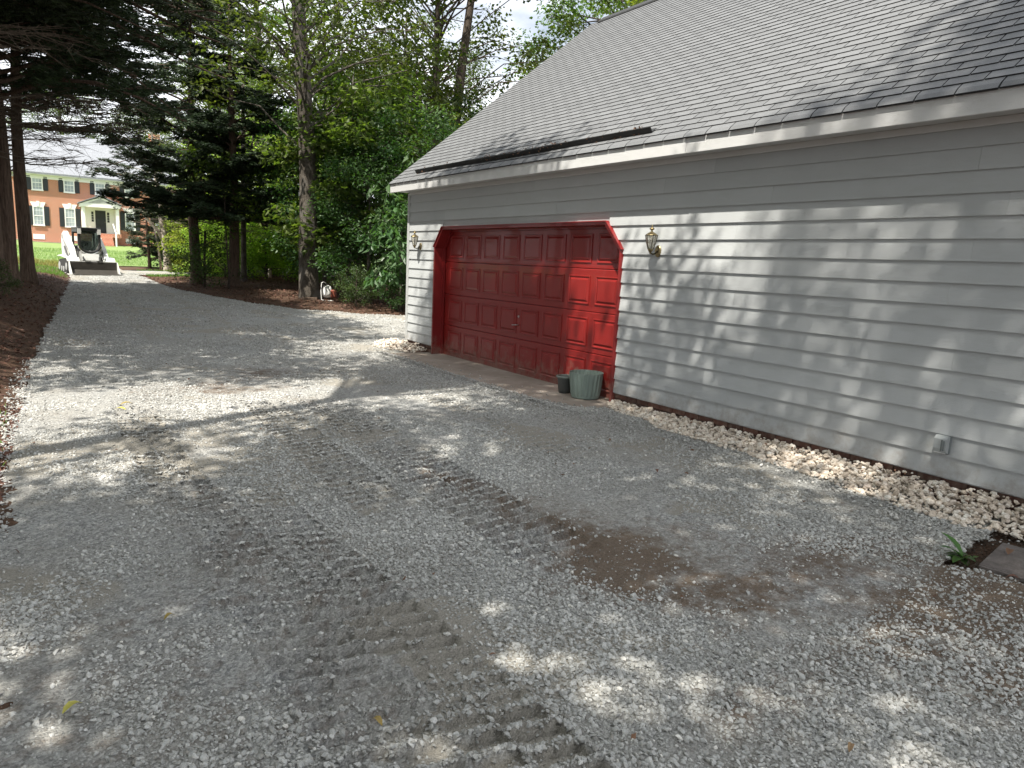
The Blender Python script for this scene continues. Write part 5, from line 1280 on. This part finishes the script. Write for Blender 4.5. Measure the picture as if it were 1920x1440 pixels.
# ================================================================ backpack blower by the poplar
bl = thing('backpack_blower', 'white framed backpack blower with orange cover standing beside the poplar trunk', 'leaf blower', (7.95, 22.35, float(ground_z(7.95, 22.35))), R(-20))
m = MB(); m.tube([(-.20, 0, .02), (-.22, 0, .30), (-.20, 0, .56), (-.14, 0, .60), (-.06, 0, .56)], .014, 7); m.tube([(-.20, 0, .02), (-.10, .02, -.0), (.20, .02, .0)], .014, 7); m.tube([(-.20, .24, .02), (-.22, .24, .30), (-.20, .24, .56)], .014, 7)
m.tube([(-.22, 0, .3), (-.22, .24, .3)], .012, 7); m.build('frame', M['white'], bl)
m = MB(); m.lathe([(.02, .10), (.12, .11), (.145, .2), (.14, .36), (.10, .46), (.03, .49)], (-.02, .12, 0), 16); m.build('tank', M['white'], bl, True)
M['orange'] = simple('orange_plastic', (.22, .055, .03), .55)
MB().bbox(.07, .27, 0, .24, .10, .36, .04).build('engine_cover', M['orange'], bl)
m = MB(); m.tube([(-.16, -.03, .52), (-.07, -.06, .40), (-.08, -.06, .2), (-.14, -.03, .1)], .012, 6); m.build('strap', M['ldark'], bl)
# short flat piece lying by the trunk
t = thing('edging_board', 'short dark timber lying at the foot of the poplar trunk', 'timber', (7.45, 22.6, float(ground_z(7.45, 22.6))), R(-15)); MB().bbox(-.22, .22, -.05, .05, 0, .09, .01).build('timber', M['bark_cedar'], t)

# ================================================================ brick house
HY = 74.0
house = thing('brick_house', 'two storey red brick house with black shutters and white portico across the lawn', 'house', (0, 0, 0))
MB().box(-.85, 13.2, HY, HY+9, 1.0, 7.35).build('wall', M['hbrick'], house)
hr = MB(); hr.prism([(HY-.45, 7.55), (HY+4.6, 11.4), (HY+9.5, 7.55), (HY+9.5, 7.4), (HY+4.6, 11.2), (HY-.45, 7.4)], -1.1, 13.5, 'x'); hroof = hr.build('roof', M['greyroof'], house)
gm = MB(); gm.prism([(HY+.05, 7.36), (HY+4.6, 11.15), (HY+8.95, 7.36)], -.85, -.7, 'x'); gm.prism([(HY+.05, 7.36), (HY+4.6, 11.15), (HY+8.95, 7.36)], 13.05, 13.2, 'x'); gm.build('gable', M['hbrick'], house)
MB().box(-1.0, 13.4, HY-.42, HY+.0-.003, 7.36, 7.56).build('cornice', M['white'], house)
MB().box(-.9, 13.3, HY-.06, HY-.004, 7.05, 7.355).build('frieze', M['white'], house)
hc = MB(); hc.box(10.4, 11.3, HY+5.2, HY+6.0, 9, 12.6); hc.build('chimney', M['hbrick'], hroof)
winlib = {}
def hwindow(x0, x1, z0, z1, lintel, basew=False):
    w = empty('window', house, ((x0+x1)/2, HY, z0)); W_, H_ = (x1-x0)/2, z1-z0
    m = MB(); f = .085
    m.box(-W_, -W_+f, -.07, .0-.003, 0, H_); m.box(W_-f, W_, -.07, -.003, 0, H_); m.box(-W_+f+.001, W_-f-.001, -.07, -.003, H_-f, H_); m.box(-W_-.03, W_+.03, -.10, -.0701, -.05, .05); m.box(-W_+f+.001, W_-f-.001, -.07, -.003, 0, f)
    m.build('frame', M['white'], w)
    m = MB(); m.box(-W_+f+.002, W_-f-.002, -.055, -.02, H_*.5-.03, H_*.5+.03); m.build('meeting_rail', M['white'], w)
    for (a, b_) in ((f+.001, H_*.5-.031), (H_*.5+.031, H_-f-.001)):
        MB().box(-W_+f+.003, W_-f-.003, -.035, -.028, a, b_).build('pane', M['hglass'], w)
    m = MB()
    for q in (-1/3, 1/3): m.box(q*(W_-f)-.009, q*(W_-f)+.009, -.045, -.036, f+.002, H_*.5-.032); m.box(q*(W_-f)-.009, q*(W_-f)+.009, -.045, -.036, H_*.5+.032, H_-f-.002)
    for zq in (.25, .75): m.box(-W_+f+.004, W_-f-.004, -.0475, -.0455, H_*zq-.009, H_*zq+.009)
    m.build('muntins', M['white'], w)
    for sx in (-1, 1):
        s_ = MB(); a = sx*(W_+.02); c = sx*(W_+.38); a, c = min(a, c), max(a, c); s_.box(a, c, -.05, -.003, 0, H_)
        for k in range(10): s_.box(a+.05, c-.05, -.062, -.0501, .07+k*(H_-.14)/10, .07+(k+.6)*(H_-.14)/10)
        so_ = s_.build('shutter', M['shutter'], house); so_.location = w.location
    if lintel:
        m = MB(); m.prism([(-W_-.02, H_+.005), (W_+.02, H_+.005), (W_+.16, H_+.34), (-W_-.16, H_+.34)], -.05, -.003, 'y'); m.prism([(-.08, H_+.0051), (.08, H_+.0051), (.12, H_+.42), (-.12, H_+.42)], -.09, -.051, 'y')
        lo = m.build('lintel', M['white'], house); lo.location = w.location
for x0, x1 in ((.58, 1.38), (2.88, 3.68), (5.2, 6.0), (7.5, 8.3), (9.9, 10.7)): hwindow(x0, x1, 6.08, 7.04, False) if False else hwindow(x0, x1, 6.08, 7.46-.12, False)
for x0, x1 in ((.55, 1.35), (2.84, 3.64), (7.46, 8.28), (9.9, 10.7)): hwindow(x0, x1, 3.16, 4.76, True)
for x0 in (.48, 2.95, 7.45, 9.8):
    v_ = MB(); v_.box(x0, x0+.84, HY-.03, HY-.003, 2.0, 2.42); vo = v_.build('foundation_vent', M['white'], house)
# entry: door, sidelights, portico, steps
MB().box(4.35, 6.75, HY-.09, HY-.004, 2.78, 4.95).build('door_surround', M['white'], house)
d_ = MB(); d_.bbox(5.13, 5.94, HY-.14, HY-.092, 2.80, 4.74, .004); dr_ = d_.build('front_door', M['black'], house)
for a in (5.25, 5.58):
    for z_ in (2.95, 3.6, 4.25): MB().box(a, a+.24, HY-.15, HY-.141, z_, z_+.42).build('door_panel', M['shutter'], dr_)
MB().tube([(5.87, HY-.14, 3.75), (5.87, HY-.20, 3.75)], .03, 8).build('knob', M['brass'], dr_)
for x_ in (4.84, 6.05):
    s_ = MB(); s_.box(x_, x_+.17, HY-.105, HY-.091, 3.75, 4.62); so_ = s_.build('sidelight', M['black'], house)
    m = MB(); [m.box(x_-.005, x_+.175, HY-.115, HY-.106, 3.95+.2*k, 3.975+.2*k) for k in range(3)]; m.build('muntins', M['white'], so_)
pr = empty('portico', house)
MB().box(4.0, 6.95, HY-1.75, HY-.10, 2.42, 2.74).build('porch_floor', M['hbrick'], pr)
for x_, nm_ in ((4.17, 'post'), (6.74, 'post')):
    MB().bbox(x_-.12, x_+.12, HY-1.70, HY-1.46, 2.745, 4.93, .02).build('post', M['white'], pr)
    MB().bbox(x_-.10, x_+.10, HY-.30, HY-.12, 2.745, 4.93, .02).build('pilaster', M['white'], pr)
MB().box(3.92, 7.0, HY-1.85, HY-.095, 4.935, 5.19).build('beam', M['white'], pr)
m = MB(); m.prism([(3.95, 5.195), (6.97, 5.195), (5.46, 5.82)], HY-1.80, HY-1.62, 'x' if False else 'y'); m.build('pediment', M['white'], pr)
m = MB(); m.prism([(4.5, 5.27), (6.42, 5.27), (5.46, 5.66)], HY-1.83, HY-1.801, 'y'); m.build('pediment_panel', M['lgrey'], pr)
m = MB(); m.prism([(3.80, 5.196), (5.46, 5.90), (7.12, 5.196), (7.12, 5.26), (5.46, 5.99), (3.80, 5.26)], HY-1.95, HY-.01, 'y'); m.build('portico_roof', M['greyroof'], pr)
for k in range(5):
    MB().box(5.0, 6.25, HY-1.76-.28*(k+1), HY-1.755-.28*k, 1.2, 2.72-.19*(k+1)).build('step', M['hbrick'], pr)
for x_ in (4.35, 6.85):
    m = MB(); m.box(x_-.03, x_+.03, HY-1.45, HY-.31, 3.55, 3.62)
    for k in range(7): m.box(x_-.02, x_+.02, HY-1.40+k*.16, HY-1.37+k*.16, 2.745, 3.549)
    m.build('railing', M['white'], pr)
m = MB(); m.tube([(6.35, HY-1.7, 3.6), (6.42, HY-3.1, 2.75)], .04, 6); m.bbox(6.36, 6.48, HY-3.16, HY-3.04, 1.55, 2.80, .02); m.build('hand_rail', M['white'], pr)
# left wing
wg = empty('side_wing', house)
MB().box(-6.5, -.853, HY+.6, HY+8, 1.0, 5.0).build('wall', M['hbrick'], wg)
m = MB(); m.prism([(HY+.2, 5.0), (HY+4.2, 8.2), (HY+8.3, 5.0)], -6.8, -.86, 'x'); m.build('roof', M['greyroof'], wg)
MB().box(-6.7, -.87, HY+.2, HY+.59, 4.78, 4.99).build('cornice', M['white'], wg)
MB().box(-2.6, -1.25, HY+.54, HY+.597, 3.1, 4.7).build('window_frame', M['white'], wg)
MB().box(-2.5, -1.35, HY+.52, HY+.539, 3.2, 4.6).build('pane', M['hglass'], wg)
# pale strip of stone along the house foot
grid_mesh('foundation_gravel_strip', np.arange(-6, 13.6, .4), np.arange(HY-.9, HY+.1, .3), lambda x, y: ground_z(x, y)+.06, None, M['concrete'])
